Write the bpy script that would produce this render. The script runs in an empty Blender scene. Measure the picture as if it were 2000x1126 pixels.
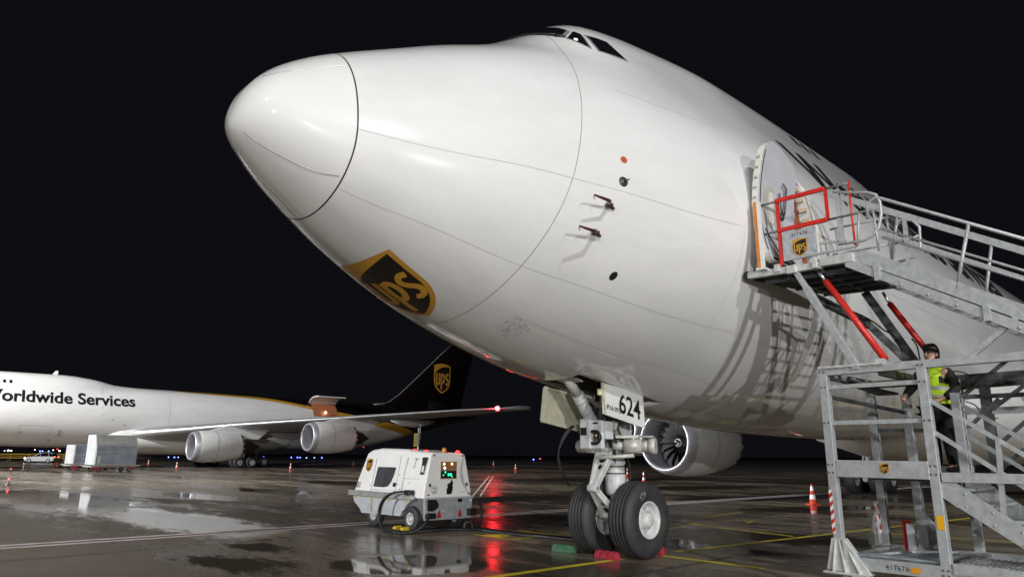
import bpy, bmesh, math, random
import numpy as np
from mathutils import Vector, Matrix
R = math.radians
random.seed(7)
scene = bpy.context.scene
COL = scene.collection

# ------------------------------------------------------------------ camera, sky, lights, exposure
cam_data = bpy.data.cameras.new('camera')
cam = bpy.data.objects.new('camera', cam_data); COL.objects.link(cam)
cam_data.sensor_width = 36.0; cam_data.lens = 1370/2000*36
cam_data.clip_start = 0.05; cam_data.clip_end = 3000
cam.matrix_world = Matrix.Translation((0, 0, 1.7)) @ Matrix.Rotation(R(90+13.32), 4, 'X') @ Matrix.Rotation(R(0.38), 4, 'Z')
scene.camera = cam

world = bpy.data.worlds.new('World'); scene.world = world; world.use_nodes = True
wn = world.node_tree
sky = wn.nodes.new('ShaderNodeTexSky'); sky.sky_type = 'NISHITA'; sky.sun_disc = False
sky.sun_elevation = R(-9); sky.sun_rotation = R(200)
bg = wn.nodes['Background']; bg.inputs['Strength'].default_value = 0.05
glow = wn.nodes.new('ShaderNodeMixRGB'); glow.blend_type = 'ADD'; glow.inputs['Fac'].default_value = 1       # low cloud lit by the airport
wn.links.new(sky.outputs['Color'], glow.inputs['Color1']); glow.inputs['Color2'].default_value = (.075, .070, .098, 1)
wn.links.new(glow.outputs['Color'], bg.inputs['Color'])

vs = scene.view_settings
vs.view_transform = 'Standard'; vs.look = 'None'; vs.gamma = 1.0; vs.exposure = 0.15
try: vs.use_curve_mapping = False
except Exception: pass
scene.cycles.max_bounces = 6
scene.cycles.caustics_reflective = False
scene.cycles.sample_clamp_indirect = 4.0

# apron floodlight masts, and some lamps added purely as fill: (x, y), lamp height, watts, aim
MASTS = [      # name, place, lamp height, watts, aim, beam, lamps
    ('west', (19.0, -42.0), 35.0, 60000, (1.5, 12, 3.5), 115, 1),
    ('east', (-23.0, -27.0), 30.0, 10000, (0.5, 12, 4.0), 115, 1),
    ('far',  (-70.0, 28.0), 26.0, 235000, (-38, 82, 4.0), 115, 3),
    ('left', (-78.0, 44.0), 16.0, 300000, (10, 37, 2.0), 23, 1),
    ('mid',  (1.0, -38.0), 7.0, 22000, (5, 16, 2.5), 115, 1),  # low fill lamp added behind the camera to brighten belly and chin
    ('wing', (-15.0, -31.0), 7.0, 6500, (0, 12, 3.0), 115, 1),  # extra low lamp, put in to lift the chin
    ('cart', (-46.0, -6.0), 13.0, 52000, (-4.5, 20.5, 1.0), 24, 1),  # narrow beam added only to whiten the power cart
    ('low',  (22.0, -36.0), 6.0, 27000, (8, 16, 3.0), 115, 1),  # second low fill lamp, added for the underside of the fuselage
]

# ------------------------------------------------------------------ aircraft frame: s = metres aft of the nose, t = metres to port, z up
AZ = R(46.25)
AX = Vector((math.sin(AZ), math.cos(AZ), 0)); PORT = Vector((math.cos(AZ), -math.sin(AZ), 0))
NOSE = Vector((-3.42, 7.76, 0))
ROT = math.pi/2 - AZ
def P(s, t, z): return Vector((s, -t, z))               # plane frame as right-handed local axes
def W(s, t, z=0.0): return NOSE + AX*s + PORT*t + Vector((0, 0, z))
def STZ(x, y):
    d = Vector((x, y, 0)) - NOSE; return d.dot(AX), d.dot(PORT)

# ------------------------------------------------------------------ materials
MATS = {}
def mat(name, col, rough=0.5, metal=0.0, var=0.08, scale=6.0, bump=0.0, bscale=60.0, coat=0.0, spec=0.5, emit=None, estr=0.0, stretch=None):
    if name in MATS: return MATS[name]
    m = bpy.data.materials.new(name); m.use_nodes = True; MATS[name] = m
    nt = m.node_tree; b = nt.nodes['Principled BSDF']
    b.inputs['Roughness'].default_value = rough; b.inputs['Metallic'].default_value = metal
    b.inputs['Coat Weight'].default_value = coat; b.inputs['Coat Roughness'].default_value = 0.05
    b.inputs['Specular IOR Level'].default_value = spec
    if var > 0:
        tc = nt.nodes.new('ShaderNodeTexCoord'); no = nt.nodes.new('ShaderNodeTexNoise')
        no.inputs['Scale'].default_value = scale; no.inputs['Detail'].default_value = 5
        if stretch:
            mp = nt.nodes.new('ShaderNodeMapping'); mp.inputs['Scale'].default_value = stretch
            nt.links.new(tc.outputs['Object'], mp.inputs['Vector']); nt.links.new(mp.outputs['Vector'], no.inputs['Vector'])
        else: nt.links.new(tc.outputs['Object'], no.inputs['Vector'])
        rp = nt.nodes.new('ShaderNodeValToRGB')
        rp.color_ramp.elements[0].position = 0.3; rp.color_ramp.elements[1].position = 0.7
        rp.color_ramp.elements[0].color = [max(0, c*(1-var)) for c in col]+[1]
        rp.color_ramp.elements[1].color = [min(1, c*(1+var)) for c in col]+[1]
        nt.links.new(no.outputs['Fac'], rp.inputs['Fac']); nt.links.new(rp.outputs['Color'], b.inputs['Base Color'])
        mr = nt.nodes.new('ShaderNodeMapRange'); mr.inputs['To Min'].default_value = max(.02, rough*0.75); mr.inputs['To Max'].default_value = min(1, rough*1.25)
        nt.links.new(no.outputs['Fac'], mr.inputs['Value']); nt.links.new(mr.outputs['Result'], b.inputs['Roughness'])
        if bump > 0:
            n2 = nt.nodes.new('ShaderNodeTexNoise'); n2.inputs['Scale'].default_value = bscale; n2.inputs['Detail'].default_value = 3
            nt.links.new(tc.outputs['Object'], n2.inputs['Vector'])
            bp = nt.nodes.new('ShaderNodeBump'); bp.inputs['Strength'].default_value = bump; bp.inputs['Distance'].default_value = 0.01
            nt.links.new(n2.outputs['Fac'], bp.inputs['Height']); nt.links.new(bp.outputs['Normal'], b.inputs['Normal'])
    else: b.inputs['Base Color'].default_value = (*col, 1)
    if emit:
        b.inputs['Emission Color'].default_value = (*emit, 1); b.inputs['Emission Strength'].default_value = estr
    return m
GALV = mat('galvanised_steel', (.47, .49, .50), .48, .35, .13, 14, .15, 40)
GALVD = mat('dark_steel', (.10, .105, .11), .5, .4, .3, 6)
RED = mat('red_paint', (.50, .022, .018), .35, 0, .2, 12)
REDB = mat('bright_red', (.62, .03, .02), .3, 0, .12, 12)
ORANGE = mat('orange_paint', (.62, .22, .04), .45, 0, .15, 8)
YELL = mat('yellow_paint', (.72, .52, .03), .5, 0, .2, 10)
WHITE = mat('white_paint', (.78, .78, .77), .3, 0, .04, 3, coat=.3)
GWHITE = mat('generator_white', (.86, .86, .85), .35, 0, .03, 3)
GREYP = mat('grey_paint', (.42, .44, .47), .4, 0, .1, 6)
LGREY = mat('light_grey_gear', (.60, .61, .60), .35, 0, .12, 9)
BLACK = mat('black_plastic', (.012, .012, .013), .4, 0, .2, 10)
DARK = mat('dark_void', (.01, .01, .01), .9, 0, 0)
INK = mat('black_ink', (.012, .012, .014), .4, 0, 0)
GLASS = mat('cockpit_glass', (.006, .006, .008), .06, 0, 0, spec=.6)
RUBBER = mat('tyre_rubber', (.034, .034, .037), .62, 0, .25, 7, .25, 30)
RUBBERD = mat('hose_rubber', (.015, .015, .016), .45, 0, .3, 10)
GOLD = mat('logo_gold', (.56, .29, .035), .4, 0, .06, 3)
BROWN = mat('logo_brown', (.016, .010, .008), .4, 0, .1, 3)
SEAM = mat('panel_seam', (.20, .195, .19), .6, 0, 0)
SEAMD = mat('radome_seam', (.06, .06, .06), .6, 0, 0)
CHROME = mat('polished_metal', (.66, .67, .70), .34, 1.0, .06, 3)
ALU = mat('aluminium_sheet', (.40, .42, .45), .42, .5, .2, 1.2)
ALUL = mat('pale_aluminium', (.62, .64, .66), .4, .3, .12, 1.5)
HIVIS = mat('hi_vis_yellow', (.52, .78, .02), .6, 0, .08, 14, emit=(.55, .8, .02), estr=.0)
CLOTH = mat('black_cloth', (.010, .011, .012), .85, 0, .3, 20)
SKIN = mat('skin', (.52, .29, .21), .5, 0, .08, 20)
HAIR = mat('dark_hair', (.012, .009, .008), .5, 0, .3, 40)
REFL = mat('grey_reflective_tape', (.36, .37, .37), .4, 0, .1, 10)
INTER = mat('orange_brown_interior', (.42, .15, .07), .6, 0, .15, 3)
CREAM = mat('cream_paint', (.60, .58, .44), .45, 0, .15, 5)

# ------------------------------------------------------------------ mesh helper
def link(o): COL.objects.link(o); return o
def tag(o, label=None, cat=None, group=None, kind=None):
    if label: o['label'] = label
    if cat: o['category'] = cat
    if group: o['group'] = group
    if kind: o['kind'] = kind
    return o
def empty(name, loc, rz=0.0, label=None, cat=None, group=None):
    o = bpy.data.objects.new(name, None); o.empty_display_size = .3
    o.location = loc; o.rotation_euler = (0, 0, rz); link(o)
    return tag(o, label, cat, group)

class MB:
    """collects shapes; build() makes ONE mesh object of them"""
    def __init__(self): self.bm = bmesh.new(); self.mi = 0; self.smooth = False
    def _face(self, vs):
        try:
            f = self.bm.faces.new(vs); f.material_index = self.mi; f.smooth = self.smooth; return f
        except ValueError: return None
    def poly(self, pts): return self._face([self.bm.verts.new(p) for p in pts])
    def hexa(self, a, b):          # two quads -> closed box
        A = [self.bm.verts.new(p) for p in a]; B = [self.bm.verts.new(p) for p in b]
        self._face(A[::-1]); self._face(B)
        for i in range(len(A)):
            j = (i+1) % len(A); self._face([A[i], A[j], B[j], B[i]])
    def prism(self, poly, vec):
        vec = Vector(vec); self.hexa([Vector(p) for p in poly], [Vector(p)+vec for p in poly])
    def box(self, c, size, rot=None):
        c = Vector(c); x, y, z = [v/2 for v in size]
        pa = [Vector(q) for q in ((-x,-y,-z),(x,-y,-z),(x,y,-z),(-x,y,-z))]; pb = [p+Vector((0,0,2*z)) for p in pa]
        if rot is not None: pa = [rot@p for p in pa]; pb = [rot@p for p in pb]
        self.hexa([c+p for p in pa], [c+p for p in pb])
    def beam(self, p, q, w, h=None, up=(0, 0, 1)):
        """box section from p to q: w across, h along 'up'"""
        p = Vector(p); q = Vector(q); h = h or w; d = (q-p).normalized(); up = Vector(up)
        x = d.cross(up)
        if x.length < 1e-3: x = d.cross(Vector((0, 1, 0)))
        x.normalize(); y = x.cross(d).normalized()
        o = [x*a*w/2+y*b*h/2 for a, b in ((-1,-1),(1,-1),(1,1),(-1,1))]
        self.hexa([p+v for v in o], [q+v for v in o])
    def tube(self, pts, r, n=8, caps=True):
        pts = [Vector(p) for p in pts]; rings = []; sm = self.smooth
        rr = r if isinstance(r, (list, tuple)) else [r]*len(pts)
        ref = None
        for i, p in enumerate(pts):
            d = (pts[min(i+1, len(pts)-1)]-pts[max(i-1, 0)]).normalized()
            if ref is None:
                ref = d.cross(Vector((0, 0, 1)))
                if ref.length < .05: ref = d.cross(Vector((0, 1, 0)))
            x = (ref - d*ref.dot(d)).normalized(); ref = x; y = d.cross(x)
            rings.append([self.bm.verts.new(p+(x*math.cos(a)+y*math.sin(a))*rr[i]) for a in [2*math.pi*k/n for k in range(n)]])
        self.smooth = True
        for a, b in zip(rings, rings[1:]):
            for k in range(n): self._face([a[k], a[(k+1) % n], b[(k+1) % n], b[k]])
        self.smooth = False
        if caps: self._face(rings[0][::-1]); self._face(rings[-1])
        self.smooth = sm
    def lathe(self, o, axis, prof, n=32, smooth=True, closed=False):
        """profile of (along, radius) turned about axis through o"""
        o = Vector(o); d = Vector(axis).normalized(); x = d.cross(Vector((0, 0, 1)))
        if x.length < .05: x = d.cross(Vector((0, 1, 0)))
        x.normalize(); y = d.cross(x); rings = []; sm = self.smooth; self.smooth = smooth
        for a, r in prof:
            if r < 1e-5: rings.append([self.bm.verts.new(o+d*a)])
            else: rings.append([self.bm.verts.new(o+d*a+(x*math.cos(q)+y*math.sin(q))*r) for q in [2*math.pi*k/n for k in range(n)]])
        if closed: rings.append(rings[0])
        for a, b in zip(rings, rings[1:]):
            if len(a) == 1 and len(b) == 1: continue
            for k in range(n):
                j = (k+1) % n
                if len(a) == 1: self._face([a[0], b[j], b[k]])
                elif len(b) == 1: self._face([a[k], a[j], b[0]])
                else: self._face([a[k], a[j], b[j], b[k]])
        self.smooth = sm
    def loft(self, rings, closed=True, caps=True, smooth=True):
        rv = [[self.bm.verts.new(p) for p in r] for r in rings]; sm = self.smooth; self.smooth = smooth
        n = len(rv[0])
        for a, b in zip(rv, rv[1:]):
            for k in range(n if closed else n-1): self._face([a[k], a[(k+1) % n], b[(k+1) % n], b[k]])
        self.smooth = False
        if caps and closed: self._face(rv[0][::-1]); self._face(rv[-1])
        self.smooth = sm
    def build(self, name, mats, parent=None, origin=None, recalc=True, bevel=0.0, label=None, weld=0.0):
        if weld: bmesh.ops.remove_doubles(self.bm, verts=self.bm.verts, dist=weld)
        if recalc: bmesh.ops.recalc_face_normals(self.bm, faces=self.bm.faces)
        if origin is not None: bmesh.ops.translate(self.bm, verts=self.bm.verts, vec=-Vector(origin))
        me = bpy.data.meshes.new(name); self.bm.to_mesh(me); self.bm.free()
        o = bpy.data.objects.new(name, me); link(o)
        for m in (mats if isinstance(mats, (list, tuple)) else [mats]): me.materials.append(m)
        if parent is not None: o.parent = parent
        if bevel:
            bv = o.modifiers.new('bevel', 'BEVEL'); bv.width = bevel; bv.segments = 2; bv.limit_method = 'ANGLE'; bv.angle_limit = R(35)
        if label: o['label'] = label
        return o

def bez(p0, p1, p2, p3, n=12):
    p0, p1, p2, p3 = [Vector(p) for p in (p0, p1, p2, p3)]
    return [p0*(1-t)**3+p1*3*t*(1-t)**2+p2*3*t*t*(1-t)+p3*t**3 for t in [k/n for k in range(n+1)]]

# ------------------------------------------------------------------ flat artwork: lists of polygons in 2-D, laid onto a surface with its own thickness of paint
def text_polys(body, size=1.0, sx=1.0, bold=0.0, spacing=1.0):
    """triangles of a text, left-bottom at 0,0"""
    cu = bpy.data.curves.new('lettering', 'FONT'); cu.body = body; cu.size = 1.0; cu.offset = bold; cu.space_character = spacing; cu.resolution_u = 5
    ob = bpy.data.objects.new('lettering', cu); COL.objects.link(ob)
    dg = bpy.context.evaluated_depsgraph_get(); dg.update()
    me = bpy.data.meshes.new_from_object(ob.evaluated_get(dg))
    v = [(p.co.x, p.co.y) for p in me.vertices]; polys = [[v[i] for i in f.vertices] for f in me.polygons]
    bpy.data.objects.remove(ob); bpy.data.curves.remove(cu); bpy.data.meshes.remove(me)
    x0 = min(p[0] for p in v)
    return [[((x-x0)*size*sx, y*size) for x, y in q] for q in polys], (max(p[0] for p in v)-x0)*size*sx
def stroke(pts, w, taper=None):
    """thick flat line as quads"""
    out = []; n = len(pts); L = []; 
    for i, p in enumerate(pts):
        a = pts[max(i-1, 0)]; b = pts[min(i+1, n-1)]; dx, dy = b[0]-a[0], b[1]-a[1]; l = math.hypot(dx, dy) or 1
        ww = w/2 if taper is None else taper[i]*w/2
        L.append(((p[0]-dy/l*ww, p[1]+dx/l*ww), (p[0]+dy/l*ww, p[1]-dx/l*ww)))
    for a, b in zip(L, L[1:]): out.append([a[0], b[0], b[1], a[1]])
    return out
def arcp(cx, cy, rx, ry, a0, a1, n=14): return [(cx+rx*math.cos(R(a0+(a1-a0)*k/n)), cy+ry*math.sin(R(a0+(a1-a0)*k/n))) for k in range(n+1)]
def q2(a, b, c, n=10): return [((1-t)**2*a[0]+2*t*(1-t)*b[0]+t*t*c[0], (1-t)**2*a[1]+2*t*(1-t)*b[1]+t*t*c[1]) for t in [k/n for k in range(n+1)]]
# the parcel firm's shield, x -.5...5, y 0 (point)...1.22 (top)
SH_OUT = [(0, 0)]+q2((0, 0), (.5, .19), (.5, .56))[1:]+[(.5, 1.12)]+q2((.5, 1.12), (0, 1.30), (-.5, 1.12))[1:]+[(-.5, .56)]+q2((-.5, .56), (-.5, .19), (0, 0))[1:-1]
SH_IN = [(0, .075)]+q2((0, .075), (.435, .25), (.435, .57))[1:]+[(.435, 1.10)]+q2((.435, 1.10), (-.13, 1.13), (-.435, .80))[1:]+[(-.435, .57)]+q2((-.435, .57), (-.435, .25), (0, .075))[1:-1]
LW = .092
SH_LET = (stroke([(-.345, .82), (-.345, .50)]+arcp(-.255, .49, .09, .115, 180, 315, 10), LW)+stroke([(-.165, .82), (-.165, .385)], LW)
          + stroke([(-.050, .795), (-.050, .17)], LW)+stroke([(-.055, .735)]+arcp(.025, .605, .095, .165, 115, -140, 18), LW)
          + stroke([(.385, .755)]+arcp(.305, .70, .082, .082, 50, 205, 10)+[(.255, .625), (.34, .545)]+arcp(.285, .47, .09, .09, 25, -140, 11), LW*.95))
def xf(polys, sx=1, sy=None, dx=0, dy=0, rot=0):
    sy = sx if sy is None else sy; c, s_ = math.cos(rot), math.sin(rot)
    return [[(x*sx*c-y*sy*s_+dx, x*sx*s_+y*sy*c+dy) for x, y in q] for q in polys]
def rect(x0, y0, x1, y1): return [(x0, y0), (x1, y0), (x1, y1), (x0, y1)]
def rrect(x0, y0, x1, y1, r, n=5):
    o = []
    for cx, cy, a in ((x1-r, y0+r, -90), (x1-r, y1-r, 0), (x0+r, y1-r, 90), (x0+r, y0+r, 180)): o += arcp(cx, cy, r, r, a, a+90, n)
    return o
def circ(cx, cy, r, n=20): return [(cx+r*math.cos(2*math.pi*k/n), cy+r*math.sin(2*math.pi*k/n)) for k in range(n)]

def decal(name, polys, mapf, m, parent, off=.004, cut=0.0, solid=0.0, origin=None, label=None):
    """lay 2-D polygons on a surface; mapf(array (n,2)) -> positions (n,3), normals (n,3)"""
    bm = bmesh.new()
    for q in polys:
        try: bm.faces.new([bm.verts.new((x, y, 0)) for x, y in q])
        except ValueError: pass
    bmesh.ops.triangulate(bm, faces=[f for f in bm.faces if len(f.verts) > 4])
    if cut:
        for ax in (0, 1):
            lo = min(v.co[ax] for v in bm.verts); hi = max(v.co[ax] for v in bm.verts)
            k = math.ceil(lo/cut)
            while k*cut < hi:
                co = [0, 0, 0]; no = [0, 0, 0]; co[ax] = k*cut; no[ax] = 1
                bmesh.ops.bisect_plane(bm, geom=bm.verts[:]+bm.edges[:]+bm.faces[:], plane_co=co, plane_no=no, dist=1e-6)
                k += 1
    A = np.array([(v.co.x, v.co.y) for v in bm.verts]); pos, nor = mapf(A)
    for v, p, n in zip(bm.verts, pos, nor): v.co = Vector(p)+Vector(n)*off
    for f in bm.faces: f.smooth = True
    if solid:
        bmesh.ops.recalc_face_normals(bm, faces=bm.faces)
        # orient outwards
        f0 = max(bm.faces, key=lambda f: f.calc_area()); i0 = f0.verts[0].index
        bm.verts.index_update(); n0 = Vector(nor[f0.verts[0].index])
        if f0.normal.dot(n0) < 0: bmesh.ops.reverse_faces(bm, faces=bm.faces)
        bmesh.ops.remove_doubles(bm, verts=bm.verts, dist=1e-5)
        bmesh.ops.solidify(bm, geom=bm.faces[:], thickness=solid)
        for f in bm.faces: f.smooth = False
    if origin is not None: bmesh.ops.translate(bm, verts=bm.verts, vec=-Vector(origin))
    me = bpy.data.meshes.new(name); bm.to_mesh(me); bm.free()
    o = bpy.data.objects.new(name, me); link(o); me.materials.append(m)
    if parent is not None: o.parent = parent
    if label: o['label'] = label
    return o
def planemap(o, ux, uy):
    o = np.array(o); ux = np.array(ux, float); uy = np.array(uy, float); n = np.cross(ux, uy); n /= np.linalg.norm(n)
    return lambda A: (o+A[:, :1]*ux+A[:, 1:]*uy, np.repeat(n[None], len(A), 0))
def fuse(objs, name, parent, label=None):
    """several flat layers become ONE mesh with several paints"""
    bm = bmesh.new(); mats = []
    for o in objs:
        n0 = len(bm.faces); bm.from_mesh(o.data); bm.faces.ensure_lookup_table()
        for m in o.data.materials:
            if m not in mats: mats.append(m)
        k = mats.index(o.data.materials[0])
        for f in bm.faces[n0:]: f.material_index = k
    me = bpy.data.meshes.new(name); bm.to_mesh(me); bm.free()
    for m in mats: me.materials.append(m)
    for o in objs:
        d = o.data; bpy.data.objects.remove(o); bpy.data.meshes.remove(d)
    r = link(bpy.data.objects.new(name, me))
    if parent is not None: r.parent = parent
    if label: r['label'] = label
    return r
def shield(parent, mapf, off=.004, cut=0.0, name='logo_shield', origin=None, k=1.0):
    return fuse([decal('layer', [SH_OUT], mapf, GOLD, None, off, cut, origin=origin),
                 decal('layer', [SH_IN], mapf, BROWN, None, off+.003*k, cut, origin=origin),
                 decal('layer', SH_LET, mapf, GOLD, None, off+.006*k, cut, origin=origin)], name, parent)

# ------------------------------------------------------------------ ground
def ground_material():
    m = bpy.data.materials.new('wet_concrete'); m.use_nodes = True; nt = m.node_tree; b = nt.nodes['Principled BSDF']
    N = nt.nodes.new; Lk = nt.links.new
    tc = N('ShaderNodeTexCoord')
    mp = N('ShaderNodeMapping'); mp.vector_type = 'TEXTURE'; mp.inputs['Location'].default_value = (NOSE.x, NOSE.y, 0); mp.inputs['Rotation'].default_value = (0, 0, ROT)
    Lk(tc.outputs['Object'], mp.inputs['Vector'])                       # x = s, y = -t
    def noise(scale, detail=4, vec=None, stretch=None, rough=.55):
        n = N('ShaderNodeTexNoise'); n.inputs['Scale'].default_value = scale; n.inputs['Detail'].default_value = detail; n.inputs['Roughness'].default_value = rough
        src = mp.outputs['Vector']
        if stretch:
            q = N('ShaderNodeMapping'); q.inputs['Scale'].default_value = stretch; Lk(src, q.inputs['Vector']); src = q.outputs['Vector']
        Lk(src, n.inputs['Vector']); return n.outputs['Fac']
    def math_(op, a, b_=None, clamp=False):
        n = N('ShaderNodeMath'); n.operation = op; n.use_clamp = clamp
        for i, v in ((0, a), (1, b_)):
            if v is None: continue
            if isinstance(v, (int, float)): n.inputs[i].default_value = v
            else: Lk(v, n.inputs[i])
        return n.outputs[0]
    def ramp(v, a, c):
        n = N('ShaderNodeMapRange'); n.interpolation_type = 'SMOOTHSTEP'; n.inputs['From Min'].default_value = a; n.inputs['From Max'].default_value = c; Lk(v, n.inputs['Value']); return n.outputs['Result']
    sep = N('ShaderNodeSeparateXYZ'); Lk(mp.outputs['Vector'], sep.inputs['Vector']); X, Y = sep.outputs['X'], sep.outputs['Y']
    wob = math_('SUBTRACT', noise(.9, 6, stretch=(1.6, .5, 1), rough=.65), .5)
    wob2 = math_('SUBTRACT', noise(4.5, 7, stretch=(2.2, .30, 1), rough=.7), .5)
    wob3 = math_('SUBTRACT', noise(16, 5, stretch=(1.6, .5, 1), rough=.75), .5)
    def blob(s, t, rs, rt, rot=0.0, soft=.12, w=1.1):
        c, s_ = math.cos(rot), math.sin(rot)
        dx = math_('SUBTRACT', X, s); dy = math_('SUBTRACT', Y, -t)
        u = math_('DIVIDE', math_('ADD', math_('MULTIPLY', dx, c), math_('MULTIPLY', dy, s_)), rs)
        v = math_('DIVIDE', math_('SUBTRACT', math_('MULTIPLY', dy, c), math_('MULTIPLY', dx, s_)), rt)
        r = math_('SQRT', math_('ADD', math_('MULTIPLY', u, u), math_('MULTIPLY', v, v)))
        r = math_('ADD', r, math_('ADD', math_('MULTIPLY', wob, w), math_('ADD', math_('MULTIPLY', wob2, w*.9), math_('MULTIPLY', wob3, w*.55))))
        return ramp(r, 1.0+soft, 1.0-soft)
    pud = None
    for a in PUDDLES:
        k = blob(*a); pud = k if pud is None else math_('MAXIMUM', pud, k)
    genA = ramp(noise(.15, 9, stretch=(1.9, .42, 1), rough=.68), .475, .56)       # film of water, run out along the slabs
    genB = ramp(noise(.6, 10, stretch=(1.6, .5, 1), rough=.7), .50, .58)
    film = math_('MAXIMUM', math_('MULTIPLY', genA, .9), math_('MULTIPLY', genB, .72))
    film = math_('MULTIPLY', film, math_('ADD', math_('MULTIPLY', ramp(X, .6, 2.6), .9), .1))
    wet = math_('MAXIMUM', pud, film)
    # slab joints every 7.5 m
    def joint(v, off, per=7.5, w=.032):
        f = math_('ABSOLUTE', math_('SUBTRACT', math_('FRACT', math_('DIVIDE', math_('ADD', v, off), per)), .5))
        return ramp(f, .5-w/per*2.2, .5-w/per*.6)
    jt = math_('MAXIMUM', joint(X, 3.75-1.2+7.5*20), joint(Y, 1.3+7.5*20))
    jt = math_('MULTIPLY', jt, ramp(noise(.8, 3), .3, .5))
    # colour: brownish concrete, blotches, fine speckle, tyre marks
    c1 = N('ShaderNodeValToRGB'); e = c1.color_ramp.elements
    e[0].position = .25; e[0].color = (.150, .124, .092, 1); e[1].position = .75; e[1].color = (.255, .213, .160, 1)
    Lk(math_('ADD', math_('MULTIPLY', noise(.35, 8, rough=.7), .5), math_('MULTIPLY', noise(38, 3, rough=.8), .5)), c1.inputs['Fac'])
    mx = N('ShaderNodeMixRGB'); mx.blend_type = 'MULTIPLY'; Lk(c1.outputs['Color'], mx.inputs['Color1']); mx.inputs['Color2'].default_value = (.42, .40, .37, 1); Lk(wet, mx.inputs['Fac'])
    mj = N('ShaderNodeMixRGB'); Lk(mx.outputs['Color'], mj.inputs['Color1']); mj.inputs['Color2'].default_value = (.022, .02, .018, 1); Lk(math_('MULTIPLY', jt, .95), mj.inputs['Fac'])
    Lk(mj.outputs['Color'], b.inputs['Base Color'])
    r0 = math_('ADD', math_('MULTIPLY', noise(1.3, 6, stretch=(1, .5, 1)), .22), .24)
    mrg = N('ShaderNodeMix'); mrg.data_type = 'FLOAT'; Lk(wet, mrg.inputs[0]); Lk(r0, mrg.inputs[2])
    rw = math_('ADD', math_('MULTIPLY', math_('SUBTRACT', 1.0, pud), .10), .025)
    Lk(rw, mrg.inputs[3]); Lk(mrg.outputs[0], b.inputs['Roughness'])
    b.inputs['IOR'].default_value = 1.5
    bp = N('ShaderNodeBump'); bp.inputs['Distance'].default_value = .004
    Lk(math_('ADD', math_('MULTIPLY', noise(55, 4, rough=.7), 1.0), math_('MULTIPLY', noise(7, 3), .8)), bp.inputs['Height'])
    Lk(math_('MULTIPLY', math_('SUBTRACT', 1.0, math_('MULTIPLY', wet, .97)), .7), bp.inputs['Strength']); Lk(bp.outputs['Normal'], b.inputs['Normal'])
    return m
# (s, t, radius along s, radius along t, turn, softness, raggedness)
PUDDLES = [
    (4.15, -1.7, 1.05, 1.25, .75, .05, .5),          # mirror in front of the generator cart
    (2.1, -3.6, .7, 1.5, .15, .4, 2.6), (3.3, -5.5, .5, 1.3, .1, .4, 2.4),
    (4.1, -11.5, 1.3, 6.5, 0, .35, 1.7), (3.7, -24.0, 1.9, 10.0, 0, .4, 1.6),      # run-off strip along a joint
    (8.5, -22.0, 1.0, 3.2, 0, .3, 1.3), (12.5, -24.0, 1.3, 5.0, .15, .3, 1.3), (20, -30, 2.2, 5, 0, .3, 1.2), (17.5, -22, 1.5, 3.0, 0, .3, 1.3),
    (17.5, -13.0, 4.2, 1.5, 0, .35, 1.2), (9.5, -.7, .9, .6, 0, .3, 1.2), (9.6, .9, .55, 1.1, 0, .3, 1.2), (12.5, 1.2, 1.0, 1.6, .2, .3, 1.3),
    (26, -7, 5.0, 1.6, -.4, .35, 1.2), (32, -14, 6.0, 2.0, -.3, .35, 1.2), (22, -2.5, 3.5, 1.0, -.4, .35, 1.3), (38, -25, 8, 3, -.3, .35, 1.2),
]
bm = MB(); bm.poly([(-900, -300, -.03), (900, -300, -.03), (900, 1500, -.03), (-900, 1500, -.03)])
tag(bm.build('grass_field', mat('night_grass', (.020, .022, .014), .95, 0, .4, .6)), kind='structure')
bm = MB()
AP = [(-220, -80), (140, -80), (140, 30), (60, 52), (45, 62), (33.5, 80), (24, 105), (18, 150), (8, 190), (-25, 192), (-60, 160), (-76, 124), (-110, 150), (-220, 190)]
bm.poly([(x, y, 0) for x, y in AP])
tag(bm.build('apron', ground_material()), kind='structure')

def line_mat(name, col):
    m = mat(name, col, .32, 0, .25, 3); nt = m.node_tree; b = nt.nodes['Principled BSDF']; b.inputs['IOR'].default_value = 1.5
    return m
LYEL = line_mat('line_yellow', (.74, .62, .04)); LWHT = line_mat('line_white', (.86, .80, .79)); LRED = line_mat('line_red', (.20, .02, .025))
def strip(pts, w, z=.004):
    out = MB(); pts = [Vector((p[0], p[1], 0)) for p in pts]
    for a, b in zip(pts, pts[1:]):
        d = (b-a).normalized(); n = Vector((-d.y, d.x, 0))*w/2
        out.poly([a-n+Vector((0, 0, z)), b-n+Vector((0, 0, z)), b+n+Vector((0, 0, z)), a+n+Vector((0, 0, z))])
    return out
def gline(name, pts, w, m, z=.004):
    o = strip(pts, w, z).build(name, m, recalc=False); return tag(o, kind='structure')
# stand boundary: red line between two white ones
a, b = Vector((-19.0, 5.05, 0)), Vector((40.0, 56.8, 0)); n = Vector((-(b-a).y, (b-a).x, 0)).normalized()
gline('boundary_line', [a, b], .20, LRED)
for k in (-.22, .22): gline('boundary_line', [a+n*k, b+n*k], .22, LWHT)
# second boundary line running away from the camera
a, b = W(17.2, -15.1), W(37, -36.0); n = Vector((-(b-a).y, (b-a).x, 0)).normalized()
for k in (-.16, .16): gline('boundary_line', [a+n*k, b+n*k], .10, LWHT)
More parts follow.
